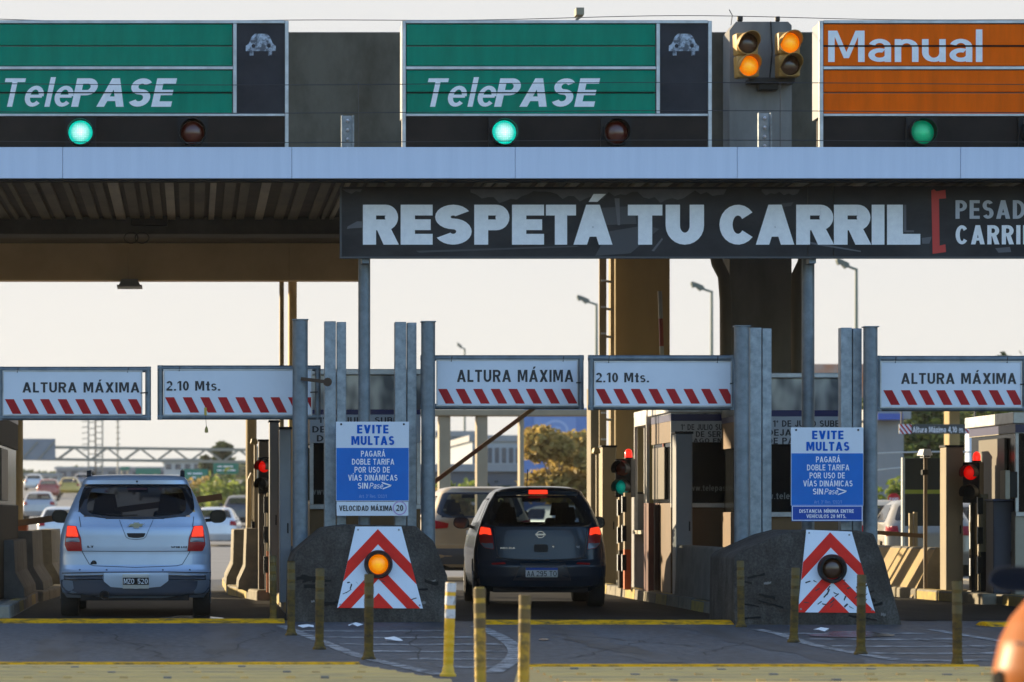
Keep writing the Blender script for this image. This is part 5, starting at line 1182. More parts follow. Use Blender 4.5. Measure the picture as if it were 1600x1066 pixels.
mb = MB(); flat(mb, sk1, As([(545,440),(672,440),(660,466),(625,472),(590,472),(555,466)]), blackp, .006); mb.build('tailgate_handle', t, smooth=50)
seam = mat('panel_gap', (.02,.024,.03), .6); mb = MB()
def line(mb, sk, Af, pts, wd=.0038, off=.003, m=seam):
    P = [Af(*p) for p in pts]; P2 = []
    for a, b in zip(P, P[1:]):
        n = max(1, int((Vector(b)-Vector(a)).length/.04)); P2 += [tuple(Vector(a).lerp(Vector(b), k/n)) for k in range(n)]
    P2.append(P[-1]); mb.tube([(x+sk.normal(x,z)[3]*(off-wd/2), sk.rear(x,z)+sk.normal(x,z)[4]*(off-wd/2), z) for x, z in P2], wd, m, 6)
line(mb, sk1, A, [(246,560),(400,561),(606,562),(815,561),(968,560)]); line(mb, sk1, A, [(246,562),(262,590),(296,648),(330,658),(606,668),(880,658),(916,648),(952,590),(968,562)]); line(mb, sk1, A, [(495,350),(540,465),(560,478),(606,483),(655,478),(672,465),(722,350)], .003); line(mb, sk1, A, [(238,400),(226,330)], .004); line(mb, sk1, A, [(985,400),(992,330)], .004); line(mb, sk1, A, [(112,708),(390,700),(825,698),(1104,706)], .006)
mb.build('tailgate_seam', t)
mb = MB(); line(mb, sk1, A, [(405,312),(520,322),(618,318)], .009, .02, blackp); mb.build('rear_wiper', t)
mb = MB(); tx(mb, 'LT', 282, 325, 524, 537, A, sk1.rear(*A(303,530))-.006, blackp, w=.3, h=.2); tx(mb, 'SPIN', 840, 900, 528, 539, A, sk1.rear(*A(870,533))-.006, blackp, w=.3, h=.2); tx(mb, 'LTZ', 908, 948, 528, 539, A, sk1.rear(*A(930,533))-.012, blackp, w=.3, h=.2)
q = [A(604+22*math.cos(k*.5)-280, 637-13*math.sin(k*.5)) for k in range(13)]; flat(mb, sk1, As([(302,648),(306,636),(318,622),(334,622),(345,634),(346,648)]), blackp, .006); mb.build('badge', t, recalc=False)
mb = MB(); q = A(395,855); mb.lathe((q[0], sk1.rear(*q)+.04, q[1]), [(.055,0),(.055,.14),(.045,.14),(.045,.02)], blackp, '-y', 18); mb.build('exhaust', t, smooth=40)
mb = MB(); flat(mb, sk1, As([(545,128),(680,128),(680,148),(545,148)]), mat('dim_red_lamp', (.05,.01,.02), .3), .010); mb.build('high_brake_lamp', t)
mb = MB(); q = A(611,94); mb.lathe((q[0], sk1.rear(*q)-.002, q[1]), [(.012,0),(.008,.006)], blackp, '-y', 10); mb.build('washer_jet', t)

# ---- dark hatchback
Yd = 40.2; sdk = F/Yd
B = lambda cx, cy: conv(845.7, cx, cy, sdk, 4.44, 670, 740)
def Bs(l): return [B(*p) for p in l]
navyp = mat('dark_blue_paint', (.005,.017,.034), .25, .0, coat=.35, spec=.3)
sk2 = Skin(3.78, [(.20,.74,.16,3.6,.3,.5),(.27,.80,.05,3.7,.3,.6),(.40,.828,.0,3.76,.3,.7),(.53,.835,.0,3.78,.3,.8),(.60,.835,.05,3.78,.3,.8),(.74,.83,.07,3.74,.3,.8),(.9,.80,.09,3.6,.3,.7),(1.02,.762,.11,3.2,.3,.5),(1.10,.735,.15,2.95,.28,.4),(1.20,.69,.21,2.75,.26,.38),(1.326,.635,.31,2.5,.25,.38),(1.42,.575,.38,2.3,.25,.4),(1.46,.55,.36,2.2,.26,.45),(1.50,.49,.42,2.1,.34,.5),(1.525,.40,.55,2.0,.4,.5),(1.535,.28,.75,1.9,.4,.5)], 2.7)
win2 = Bs([(505,152),(1030,152),(1092,255),(1140,345),(1060,366),(505,366),(405,345),(445,250)])
spec2 = dict(belt=1.02, rear_win=win2, side_win=[[(.62,1.1),(1.3,1.06),(1.3,1.36),(.85,1.36)],[(1.38,1.06),(2.15,1.05),(2.05,1.36),(1.38,1.38)]], wheels=(.58,3.03,.295,.825), seat_y=1.9, head_z=1.33, mirror=(.90,2.35,B(0,345)[1],.11,.085), glass=glassmat('hatch_glass', (.17,.20,.20)))
t, body = car('dark_hatchback', 'dark blue black hatchback with brake lights lit at the middle lane', 'car', sk2, navyp, (PX(845.7,Yd), Yd, 0), -2.3, spec2)
for s in (1, -1):
    mk = (lambda l: mirror_x([(x-B(782,0)[0], z) for x, z in Bs(l)])) if s == -1 else (lambda l: [(x-B(782,0)[0], z) for x, z in Bs(l)])
    mb = MB(); flat(mb, sk2, mk([(380,366),(440,376),(450,430),(460,528),(400,518),(372,490),(362,430)]), tl_off, .014, .04); tl = mb.build('tail_light', t, smooth=50)
    mb = MB(); flat(mb, sk2, mk([(378,370),(438,380),(446,428),(366,424)]), tl_on, .018); mb.build('brake_lamp', tl, smooth=50)
    mb = MB(); flat(mb, sk2, mk([(372,482),(454,484),(458,524),(398,514)]), tl_clear, .018); mb.build('clear_lamp', tl, smooth=50)
    mb = MB(); flat(mb, sk2, mk([(440,622),(530,616),(540,628),(445,634)]), tl_off, .006); mb.build('reflector', t, smooth=50)
mb = MB(); flat(mb, sk2, Bs([(706,112),(836,112),(838,142),(704,142)]), tl_on, .040, .03); mb.build('high_brake_lamp', t)
mb = MB(); flat(mb, sk2, Bs([(590,742),(640,626),(946,626),(985,742)]), mat('dark_recess_paint', (.012,.018,.028), .4), .004); mb.build('plate_recess', t, smooth=50)
mb = MB(); flat(mb, sk2, Bs([(672,654),(893,654),(893,720),(672,720)]), plate_w, .016, .012, rad=.008, grid=.4); pl = mb.build('number_plate', t)
yq = min(sk2.rear(*B(cx_,cy_)) for cx_ in (674,782,890) for cy_ in (656,690,718))-.024
mb = MB(); P = Bs([(672,654),(893,654),(893,670),(672,670)]); mb.poly(P, yq, blue_d); mb.build('plate_band', pl, recalc=False)
mb = MB(); tx(mb, 'AA', 680, 732, 676, 713, B, yq, black, w=.17, h=.14); tx(mb, '295', 746, 818, 676, 713, B, yq, black, w=.16, h=.14); tx(mb, 'TO', 836, 886, 676, 713, B, yq, black, w=.17, h=.14); mb.build('plate_lettering', pl, recalc=False)
mb = MB(); c = B(778,424); yq = sk2.rear(*c)-.008; n = 28
for i in range(n):
    a, b = 2*math.pi*i/n, 2*math.pi*(i+1)/n; mb.poly([(c[0]+.055*math.cos(a),c[1]+.045*math.sin(a)),(c[0]+.055*math.cos(b),c[1]+.045*math.sin(b)),(c[0]+.043*math.cos(b),c[1]+.034*math.sin(b)),(c[0]+.043*math.cos(a),c[1]+.034*math.sin(a))], yq, chrome)
mb.box(c[0]-.065, c[0]+.065, yq-.006, yq-.001, c[1]-.011, c[1]+.011, chrome); mb.build('emblem', t, recalc=False)
mb = MB(); flat(mb, sk2, Bs([(732,492),(830,492),(830,546),(732,546)]), blackp, .006, rad=.03); mb.build('tailgate_handle', t, smooth=50)
mb = MB(); c = B(866,508); mb.lathe((c[0], sk2.rear(*c)-.003, c[1]), [(.016,0),(.012,.006)], chrome, '-y', 14); mb.build('lock', t)
mb = MB(); line(mb, sk2, B, [(470,585),(600,598),(782,602),(960,598),(1095,585)], .012, .004); line(mb, sk2, B, [(458,380),(480,560),(500,590)], .005); line(mb, sk2, B, [(1104,380),(1085,560),(1065,590)], .005); line(mb, sk2, B, [(590,742),(640,626),(946,626),(985,742)], .006); mb.build('tailgate_seam', t)
mb = MB(); tx(mb, 'MICRA', 500, 604, 511, 525, B, sk2.rear(*B(540,518))-.012, chrome, w=.2, h=.17); tx(mb, 'ACTIVE', 982, 1050, 503, 517, B, sk2.rear(*B(1050,510))-.006, greyl, w=.2, h=.17); mb.build('badge', t, recalc=False)
mb = MB(); c = B(512,186); 
for i in range(16):
    a, b = 2*math.pi*i/16, 2*math.pi*(i+1)/16; mb.poly([(c[0]+.036*math.cos(a),c[1]+.03*math.sin(a)),(c[0]+.036*math.cos(b),c[1]+.03*math.sin(b)),(c[0]+.016*math.cos(b),c[1]+.014*math.sin(b)),(c[0]+.016*math.cos(a),c[1]+.014*math.sin(a))], sk2.rear(*c)-.012, mat('yellow_sticker', (.3,.28,.1), .6))
mb.build('window_sticker', t, recalc=False)
mb = MB(); mb.tube([(-.12,.95,1.52),(-.12,.78,1.75)], .005, blackp, 6); mb.build('aerial', t)
mb = MB(); flat(mb, sk2, Bs([(480,160),(620,150),(680,140),(860,140),(1010,150),(1050,160),(1020,118),(900,108),(640,108),(520,122)]), navyp, .03, .04, rad=.03); mb.build('roof_spoiler', t, smooth=50)

# ---- beige car leaving the plaza
Ye = 56.0; se = F/Ye; px = 752
C = lambda x, y: ((x-px)/se, EYE-(y-HY)/se)
beige = paint('beige_paint', (.40,.31,.20), .35, .36, .6)
sk3 = Skin(4.5, [(.25,.78,.15,4.3,.3,.5),(.45,.90,.0,4.45,.3,.7),(.65,.92,.0,4.5,.3,.8),(.9,.91,.05,4.4,.3,.7),(1.08,.88,.1,4.0,.3,.5),(1.2,.82,.16,3.4,.28,.4),(1.45,.72,.3,2.9,.26,.4),(1.58,.65,.38,2.6,.26,.45),(1.64,.58,.4,2.4,.3,.5),(1.67,.45,.55,2.2,.4,.5)], 2.9)
win3 = [(-.62,1.56),(.62,1.56),(.76,1.2),(.6,1.12),(-.6,1.12),(-.76,1.2)]
spec3 = dict(belt=1.05, rear_win=win3, side_win=[[(.7,1.2),(1.7,1.15),(1.7,1.48),(.95,1.48)],[(1.78,1.15),(2.6,1.13),(2.45,1.5),(1.78,1.5)]], wheels=(.85,3.5,.34,.9), seat_y=2.2, head_z=1.45, mirror=(1.0,2.8,1.16,.12,.1))
t, body = car('beige_car', 'beige sport utility car leaving the plaza ahead of the dark hatchback', 'car', sk3, beige, (PX(px,Ye), Ye, 0), 0, spec3)
for s in (1, -1):
    mb = MB(); flat(mb, sk3, [(s*a, b) for a, b in ((-.90,1.10),(-.56,1.02),(-.58,.94),(-.86,.92))], tl_off, .012, .04); mb.build('tail_light', t, smooth=50)
mb = MB(); flat(mb, sk3, [(-.84,.58),(.84,.58),(.74,.3),(-.74,.3)], trim_shade, .01); mb.build('lower_bumper', t, smooth=50)
mb = MB(); flat(mb, sk3, [(-.26,.9),(.26,.9),(.26,.78),(-.26,.78)], plate_w, .01); mb.build('number_plate', t)

# ---- orange car at the right edge, close to the camera
sk4 = Skin(4.2, [(.22,.78,.15,4.0,.3,.5),(.40,.86,.02,4.15,.32,.7),(.62,.875,.0,4.2,.34,.8),(.72,.855,.02,4.15,.34,.8),(.80,.82,.05,4.1,.34,.7),(.87,.765,.08,3.9,.32,.6),(.93,.70,.12,3.4,.3,.5),(.98,.67,.2,3.0,.3,.5),(1.2,.60,.5,2.6,.3,.4),(1.36,.55,.75,2.3,.3,.4),(1.42,.46,.9,2.1,.35,.4),(1.44,.3,1.1,2.0,.4,.4)], 2.6)
spec4 = dict(belt=.93, rear_win=[(-.48,1.32),(.48,1.32),(.58,1.02),(-.58,1.02)], side_win=[[(1.0,1.0),(1.7,.98),(1.7,1.3),(1.2,1.3)],[(1.78,.98),(2.6,.98),(2.3,1.3),(1.78,1.32)]], wheels=(.72,3.3,.31,.86), seat_y=2.0, head_z=1.25, mirror=(.99,2.3,.90,.115,.056), mirror_mat=mat('dark_blue_mirror', (.01,.014,.035), .25, coat=1.0))
orangepaint = mat('orange_paint', (.36,.105,.018), .4, .0, spec=.12, col2=(.33,.095,.016), scale=3)
t, body = car('orange_car', 'orange car close to the camera, cut off by the right edge of the photo', 'car', sk4, orangepaint, (3.54, 10.7, 0), -20, spec4)
for s in (1, -1):
    mb = MB(); flat(mb, sk4, [(s*a, b) for a, b in ((-.62,.76),(-.34,.78),(-.34,.64),(-.6,.62))], tl_off, .012, .04); mb.build('tail_light', t, smooth=50)

mb = MB(); flat(mb, sk4, [(-.865,.61),(-.825,.63),(-.815,.45),(-.85,.30),(-.87,.45)], dark, .006, rad=.03); mb.build('wheel_arch_shade', t, smooth=50)  # flat dark patch painting in the shaded wheel arch gap
mb = MB(); line(mb, sk4, lambda a, b: (a, b), [(-.78,.72),(-.5,.70),(0,.69),(.5,.70),(.78,.72)], .005, .003); mb.build('bumper_seam', t)
# ------------------------------------------------------------------ beyond the plaza
skf = Skin(4.2, [(.22,.74,.12,4.0,.3,.5),(.45,.84,.0,4.2,.3,.7),(.8,.84,.04,4.1,.3,.7),(.98,.78,.1,3.6,.3,.5),(1.1,.72,.22,3.1,.28,.4),(1.35,.6,.55,2.6,.26,.4),(1.43,.5,.75,2.4,.35,.5),(1.46,.3,1.0,2.2,.4,.5)], 2.8)
specf = dict(belt=.98, rear_win=[(-.52,1.34),(.52,1.34),(.64,1.06),(-.64,1.06)], side_win=[[(.95,1.06),(2.6,1.03),(2.2,1.36),(1.2,1.36)]], wheels=(.75,3.25,.3,.83), seat_y=2, head_z=1.3, mirror=(.9,2.6,1.0,.09,.07))
def far_car(px, Y, col, label, rz=0, metal=.3):
    z = gz(Y); X = PX(px, Y); sl = 1.15 if Y > 120 else 0
    t, b = car('car', label, 'car', skf, paint('far_paint_%.2f_%.2f_%.2f' % col, col, metal), (X, Y, z+.01), rz, specf, 'traffic beyond the plaza', detail=False)
    for s in (1, -1):
        mb = MB(); flat(mb, skf, [(s*a, c) for a, c in ((-.80,.95),(-.6,.95),(-.58,.78),(-.82,.76))], tl_off, .012, .04); mb.build('tail_light', t)
    t.rotation_euler = (R(sl), 0, R(rz)); return t
for a in ((334,118,(.66,.68,.70),'white car beyond the right mirror of the silver car',-4),(96,112,(.64,.66,.68),'white car half hidden by the left mirror of the silver car',3),
          (376,150,(.05,.05,.055),'dark car by the right lane post far beyond the silver car'),(60,165,(.4,.4,.41),'grey car far off beside the left lane post'),
          (75,240,(.35,.06,.04),'red car in the far queue at the left'),(108,255,(.5,.34,.05),'yellow car in the far queue at the left'),(150,215,(.6,.61,.62),'white car in the far queue above the silver car'),
          (195,262,(.30,.31,.33),'grey car in the far queue behind the silver car roof'),(235,230,(.08,.09,.1),'black car in the far queue behind the silver car roof'),(52,290,(.6,.6,.6),'small white car at the top of the far queue'),
          (128,300,(.2,.2,.22),'dark grey car at the top of the far queue'),(272,280,(.5,.5,.52),'silver car at the top of the far queue'),
          (905,100,(.35,.42,.52),'pale blue car right of the hatchback roof',20),(735,130,(.1,.11,.14),'dark car far off behind the beige car',-20),(770,190,(.3,.32,.36),'grey car far off in front of the grey buildings',-12),
          (1400,64,(.45,.38,.28),'beige parked car behind the sloped barrier',8),(1455,60,(.28,.25,.2),'brown parked car right of the stub posts',-6),(1535,75,(.05,.06,.09),'dark car behind the red signal of the right lane',10)):
    far_car(*a)

def box_building(x0, x1, y0p, Y, depth, m, label, win=None, name='building', base=None, cat='building', roofm=None, rows=3, cols=6):
    X0, X1, z0, z1 = PX(x0,Y), PX(x1,Y), gz(Y)-.3, PZ(y0p,Y)
    t = thing(name, label, cat, ((X0+X1)/2, Y, gz(Y)), 'buildings beyond the plaza')
    mb = MB(); mb.box(X0, X1, Y, Y+depth, z0, z1, m); mb.build('wall', t)
    mb = MB(); mb.box(X0-.2, X1+.2, Y-.2, Y+depth+.2, z1+.002, z1+.35, roofm or greyp); mb.build('roof', t)
    if win:
        hh = (z1-max(z0,0)); ww = X1-X0
        for r in range(rows):
            for c in range(cols):
                a = X0+ww*(c+.2)/cols; b = X0+ww*(c+.8)/cols; zz = z0+hh*(r+.45)/rows; mb = MB()
                mb.box(a, b, Y-.06, Y+.02, zz, zz+hh*.3/rows*1.3, win); mb.build('window', t)
    return t
hz1 = mat('grey_wall_far', (.22,.23,.25), .8, col2=(.18,.19,.21), scale=.4); hz2 = mat('pale_wall_far', (.42,.42,.40), .8); wind = mat('far_window', (.05,.07,.1), .15)
box_building(88, 262, 734, 390, 40, hz1, 'long low grey warehouse behind the far traffic', wind, rows=1, cols=9); box_building(40, 92, 744, 380, 30, hz2, 'pale low building at the far left', wind, rows=1, cols=4)
box_building(256, 330, 722, 330, 25, hz2, 'pale building behind the green motorway signs', wind, rows=2, cols=5)
box_building(684, 745, 682, 210, 25, mat('blue_grey_wall', (.18,.22,.27), .7), 'blue grey block behind the tan columns', wind, rows=4, cols=5)
box_building(738, 815, 690, 180, 20, mat('glassy_wall', (.30,.34,.38), .4), 'low glassy building left of the blue hoarding', wind, rows=2, cols=7)
box_building(640, 830, 737, 150, 8, mat('dark_grey_wall', (.09,.10,.12), .8), 'dark low wall building behind the beige car')
box_building(1370, 1412, 655, 105, 14, mat('grey_tall_wall', (.25,.25,.245), .8, col2=(.2,.2,.2), scale=.5), 'tall plain grey building in the right lane opening')
mb = MB(); Y = 104.4; mb.box(PX(1371,Y), PX(1411,Y), Y, Y+.4, PZ(656,Y), PZ(646,Y), mat('deep_blue_band', (.04,.09,.36), .5)); tag(mb.build('roof_sign'), 'blue roof sign on top of the tall grey building', 'sign')
# hoarding with a pale emblem
t = thing('hoarding', 'big blue hoarding with a pale round emblem behind the golden tree', 'billboard', (PX(880,125),125,gz(125))); Y = 125.0
mb = MB(); mb.box(PX(818,Y), PX(936,Y), Y, Y+.6, gz(Y)-.2, PZ(638,Y), mat('blue_hoarding', (.13,.22,.46), .7, spec=.2, col2=(.16,.25,.5), scale=.6)); mb.build('panel', t)
pale = mat('pale_blue_print', (.32,.42,.64), .6); mb = MB(); y = Y-.03
mb.box(PX(834,Y), PX(900,Y), y, Y-.005, PZ(700,Y), PZ(652,Y), mat('mid_blue_print', (.19,.29,.55), .6)); mb.build('print', t)
mb = MB(); cx, cz = PX(868,Y), PZ(672,Y)
for i in range(20):
    a, b = R(-40+250*i/20), R(-40+250*(i+1)/20); mb.poly([(cx+.5*math.cos(a),cz+.4*math.sin(a)),(cx+.5*math.cos(b),cz+.4*math.sin(b)),(cx+.4*math.cos(b),cz+.3*math.sin(b)),(cx+.4*math.cos(a),cz+.3*math.sin(a))], y-.01, pale)
mb.poly([(cx-.2,cz-.3),(cx+.1,cz-.25),(cx+.2,cz+.1),(cx,cz+.15)], y-.012, pale); mb.build('emblem', t, recalc=False)
# lit frame building beyond the middle lane
t = thing('open_frame_shelter', 'open concrete frame with sunlit column edges beyond the middle lane', 'shelter', (PX(740,78),78,0)); Y = 78.0
cl = mat('pale_frame', (.30,.245,.16), .7, col2=(.25,.2,.13), scale=1.5)
for a, b in ((686,704),(745,762),(812,819)):
    mb = MB(); mb.box(PX(a,Y), PX(b,Y), Y, Y+.5, 0, PZ(650,Y), cl); mb.build('column', t, bevel=.02)
mb = MB(); mb.box(PX(640,Y), PX(930,Y), Y-.1, Y+.7, PZ(650,Y)+.002, PZ(640,Y), cl); mb.build('beam', t, bevel=.02)
# gantry with signs over the far motorway
gm = mat('gantry_steel', (.27,.25,.20), .7); Yg = 185.0
t = thing('sign_gantry', 'steel lattice gantry spanning the motorway in the left lane view', 'gantry', (PX(230,Yg),Yg,gz(Yg))); mb = MB()
zt_, zb_ = PZ(697,Yg), PZ(716,Yg); zt2, zb2 = PZ(703,Yg), PZ(722,Yg); x0, x1 = PX(-40,Yg), PX(400,Yg); n = 17
for yo in (0, 1.2):
    mb.bar((x0,Yg+yo,zt_),(x1,Yg+yo,zt2), .14, .14, gm); mb.bar((x0,Yg+yo,zb_),(x1,Yg+yo,zb2), .14, .14, gm)
    for k in range(n):
        a, b = k/n, (k+1)/n; L_ = lambda q, z0, z1: (x0+(x1-x0)*q, Yg+yo, z0+(z1-z0)*q)
        mb.bar(L_(a,zt_,zt2) if k % 2 == 0 else L_(a,zb_,zb2), L_(b,zb_,zb2) if k % 2 == 0 else L_(b,zt_,zt2), .1, .1, gm)
mb.build('truss', t)
for px in (-38, 398):
    mb = MB(); mb.box(PX(px,Yg)-.25, PX(px,Yg)+.25, Yg+.3, Yg+.9, gz(Yg), zt_, gm); mb.build('leg', t)
mb = MB(); mb.box(PX(34,Yg), PX(87,Yg), Yg-.5, Yg-.3, PZ(719,Yg), PZ(686,Yg), mat('sign_back', (.20,.22,.25), .6)); 
for a, b in ((35,60),(61,86)): mb.bar((PX(a,Yg),Yg-.55,PZ(718,Yg)),(PX(b,Yg),Yg-.55,PZ(690,Yg)), .12, .06, gm)
mb.build('sign_back', t)
gs = mat('motorway_green', (.0,.17,.11), .5)
def road_sign(x0, x1, y0, y1, Y, label, lines, legs=True):
    t = thing('motorway_sign', label, 'road sign', (PX((x0+x1)/2,Y),Y,gz(Y)), 'green motorway signs'); mb = MB(); mb.box(PX(x0,Y),PX(x1,Y),Y,Y+.1,PZ(y1,Y),PZ(y0,Y),gs); mb.build('panel', t)
    mb = MB()
    for a, b, c, d in lines: mb.box(PX(a,Y),PX(b,Y),Y-.03,Y-.01,PZ(d,Y),PZ(c,Y),white_t)
    if lines: mb.build('lettering', t)
    if legs:
        for u in (.2,.8): X = PX(x0,Y)+(PX(x1,Y)-PX(x0,Y))*u; mb = MB(); mb.tube([(X,Y+.2,gz(Y)-.2),(X,Y+.2,PZ(y0,Y))], .1, gm, 8); mb.build('leg', t)
road_sign(284, 325, 733, 750, 200, 'lower green motorway sign right of the silver car roof', [(293,299,739,741),(301,316,739,741),(300,306,745,747)])
road_sign(333, 373, 722, 741, 190, 'green motorway sign nearest the right lane post', [(340,347,728,730),(349,364,728,730),(339,346,734,736),(348,368,734,736)])
road_sign(212, 251, 732, 741, 260, 'small green motorway sign just above the silver car roof', []); road_sign(188, 203, 729, 735, 300, 'tiny green motorway sign in the far distance', [])
# scaffold tower and lighting mast
t = thing('lattice_tower', 'lattice tower under construction above the gantry', 'tower', (PX(150,240),240,gz(240))); Y = 240.0; mb = MB(); n = 10
for px0, px1, top in ((138,149,640),(149,160,648)):
    for px in (px0, px1):
        for yo in (0, .6): mb.bar((PX(px,Y),Y+yo,gz(Y)),(PX(px,Y),Y+yo,PZ(top,Y)), .09, .09, gm)
    zz = PZ(top,Y); z0 = gz(Y)
    for k in range(14): mb.bar((PX(px0,Y),Y,z0+(zz-z0)*k/14),(PX(px1,Y),Y,z0+(zz-z0)*k/14), .07, .07, gm)
mb.build('lattice', t)
mb = MB()
for k in range(7):
    z = PZ(650+k*9,Y); mb.bar((PX(128,Y),Y,z),(PX(137,Y),Y,z+.05), .12, .06, gm); mb.bar((PX(181,Y),Y,z),(PX(188,Y),Y,z+.05), .12, .06, gm)
mb.tube([(PX(184,Y),Y,gz(Y)),(PX(184,Y),Y,PZ(645,Y))], .06, gm, 6); mb.build('side_arm', t)
# lamp posts
lampm = mat('lamp_post_paint', (.16,.19,.15), .6); headm = mat('lamp_head', (.10,.12,.10), .5)
def lamp(px, ptop, phead, Y, label):
    t = thing('street_lamp', label, 'street lamp', (PX(px,Y),Y,gz(Y)), 'street lamps beyond the plaza'); X, Z = PX(px,Y), PZ(ptop,Y)
    mb = MB(); mb.tube([(X,Y,gz(Y)-.2),(X,Y,Z*.5),(X,Y,Z)], [.1,.085,.06], lampm, 10); mb.build('pole', t, smooth=40)
    hx = PX(phead,Y); mb = MB(); mb.tube([(X+.05,Y,Z-.05),((X+hx)/2,Y,Z+.12),(hx+.3,Y,Z+.22)], .05, lampm, 8); mb.build('arm', t, smooth=40)
    mb = MB(); d = hx-X; zc = Z+.2; mb.prism([(X+d*.35,zc-.12),(X+d*.55,zc-.2),(X+d*.75,zc-.02),(X+d*.9,zc-.06),(hx,zc+.14),(X+d*.95,zc+.22),(X+d*.7,zc+.14),(X+d*.4,zc+.02)], Y-.16, Y+.16, headm); mb.build('head', t, bevel=.03)
lamp(932, 475, 901, 150, 'street lamp left of the ladder, smallest of the three'); lamp(1112, 455, 1079, 140, 'street lamp between the tan column and the dark pipe'); lamp(1338, 420, 1306, 127, 'tallest street lamp, right of the second banner pole')
lamp(726, 545, 714, 220, 'tiny street lamp just above the middle height board')
# things in the right lane view
Y = 70.0; t = thing('height_bar', 'hanging height bar in front of the trees', 'height bar', (PX(1465,Y),Y,PZ(678,Y))); mb = MB(); mb.box(PX(1405,Y), PX(1528,Y), Y, Y+.08, PZ(678,Y), PZ(663,Y), mat('dark_height_bar', (.05,.055,.05), .6)); mb.build('bar', t, bevel=.01)
mb = MB()
for a, b in ((1405,1424),(1508,1527)):
    mb.box(PX(a,Y), PX(b,Y), Y-.012, Y-.002, PZ(678,Y), PZ(663,Y), panelw)
    cv = [(PX(a,Y),PZ(678,Y)),(PX(b,Y),PZ(678,Y)),(PX(b,Y),PZ(663,Y)),(PX(a,Y),PZ(663,Y))]
    for k in range(-3, 5):
        c = clip([(PX(a+k*7,Y),PZ(663,Y)),(PX(a+k*7+3.5,Y),PZ(663,Y)),(PX(a+k*7+15,Y),PZ(678,Y)),(PX(a+k*7+11.5,Y),PZ(678,Y))], cv)
        if len(c) > 2: mb.poly(c, Y-.014, red)
mb.build('striped_end', t, recalc=False)
mb = MB(); ptext(mb, 'Altura Máxima 4,10 m.', 1426, 1506, 667, 676, Y-.006, white_t, w=.17, h=.15); mb.build('lettering', t, recalc=False)
for a in (1409, 1524): mb = MB(); mb.tube([(PX(a,Y),Y+.04,PZ(663,Y)),(PX(a,Y),Y+.04,PZ(598,Y))], .02, wire, 6); mb.build('hanger', t)
t = thing('portal_frame', 'sunlit tan portal post that carries the hanging height bar', 'portal', (PX(1490,72),72,0)); mb = MB(); mb.box(PX(1483,72),PX(1500,72),72,72.5,0,PZ(605,72),jt); mb.build('post', t, bevel=.02); mb = MB(); mb.box(PX(1395,72),PX(1640,72),69.95,72.4,PZ(605,72)+.002,PZ(592,72),tanm); mb.build('beam', t)
t = thing('pylon_sign', 'white and blue pylon sign in front of the trees', 'sign', (PX(1536,100),100,0)); Y = 100.0
mb = MB(); mb.box(PX(1519,Y), PX(1549,Y), Y, Y+.4, PZ(742,Y), PZ(655,Y), mat('pale_blue_sheet', (.42,.52,.66), .5, col2=(.5,.58,.7), scale=.8)); mb.build('panel', t, bevel=.1, seg=3)
mb = MB(); mb.box(PX(1514,Y),PX(1518.6,Y),Y,Y+.5,0,PZ(655,Y),panelw); mb.build('post', t); mb = MB(); mb.box(PX(1549.4,Y),PX(1555,Y),Y,Y+.5,0,PZ(668,Y),mat('pinkish_post', (.5,.42,.38), .6)); mb.build('post', t)
mb = MB(); mb.lathe((PX(1533,Y),Y-.005,PZ(676,Y)), [(.18,0),(.17,.02)], mat('grey_roundel', (.14,.15,.18), .6), '-y', 20)
for k in range(3): mb.box(PX(1524,Y),PX(1543,Y),Y-.03,Y-.005,PZ(694+k*9,Y),PZ(691+k*9,Y),mat('pale_print', (.3,.4,.6), .6))
mb.build('roundel', t)
t = thing('stop_sign', 'red octagonal stop sign behind the barrier arm', 'road sign', (PX(1397,80),80,0)); Y = 80.0; cx, cz, r = PX(1397,Y), PZ(780,Y), PX(1407,Y)-PX(1397,Y)
mb = MB(); mb.prism([(cx+r*math.cos(R(22.5+45*k)),cz+r*math.sin(R(22.5+45*k))) for k in range(8)], Y, Y+.02, red); mb.build('plate', t)
mb = MB(); text(mb, 'PARE', cx-r*.7, cx+r*.7, cz-r*.22, cz+r*.22, Y-.004, white_t, w=.18, h=.16); mb.build('lettering', t, recalc=False)
mb = MB(); mb.tube([(cx,Y+.05,0),(cx,Y+.05,cz)], .03, galv, 8); mb.build('pole', t)
t = thing('orange_billboard', 'sunlit orange billboard top peeping over the right booth', 'billboard', (PX(1300,140),140,gz(140))); Y = 140.0
mb = MB(); mb.box(PX(1230,Y),PX(1360,Y),Y,Y+.4,PZ(640,Y),PZ(569,Y),mat('orange_print', (.5,.16,.05), .6, col2=(.42,.33,.28), scale=.7)); mb.build('panel', t)
for px in (1250,1340): mb = MB(); mb.box(PX(px,Y)-.2,PX(px,Y)+.2,Y+.5,Y+.9,gz(Y)-.2,PZ(600,Y),gm); mb.build('leg', t)
for yp, lab in ((715,'pale cable sagging across the trees, upper one'),(742,'pale cable sagging across the trees, lower one')):
    mb = MB(); Yc = 66.0; mb.tube([(PX(1340+k*15,Yc),Yc,PZ(yp-6-(8 if yp > 730 else 3)*math.cos((k-9)/5.),Yc)) for k in range(20)], .018, mat('pale_cable', (.5,.5,.46), .6), 6, caps=False); tag(mb.build('cable'), lab, 'cable', 'cables in the right lane view')

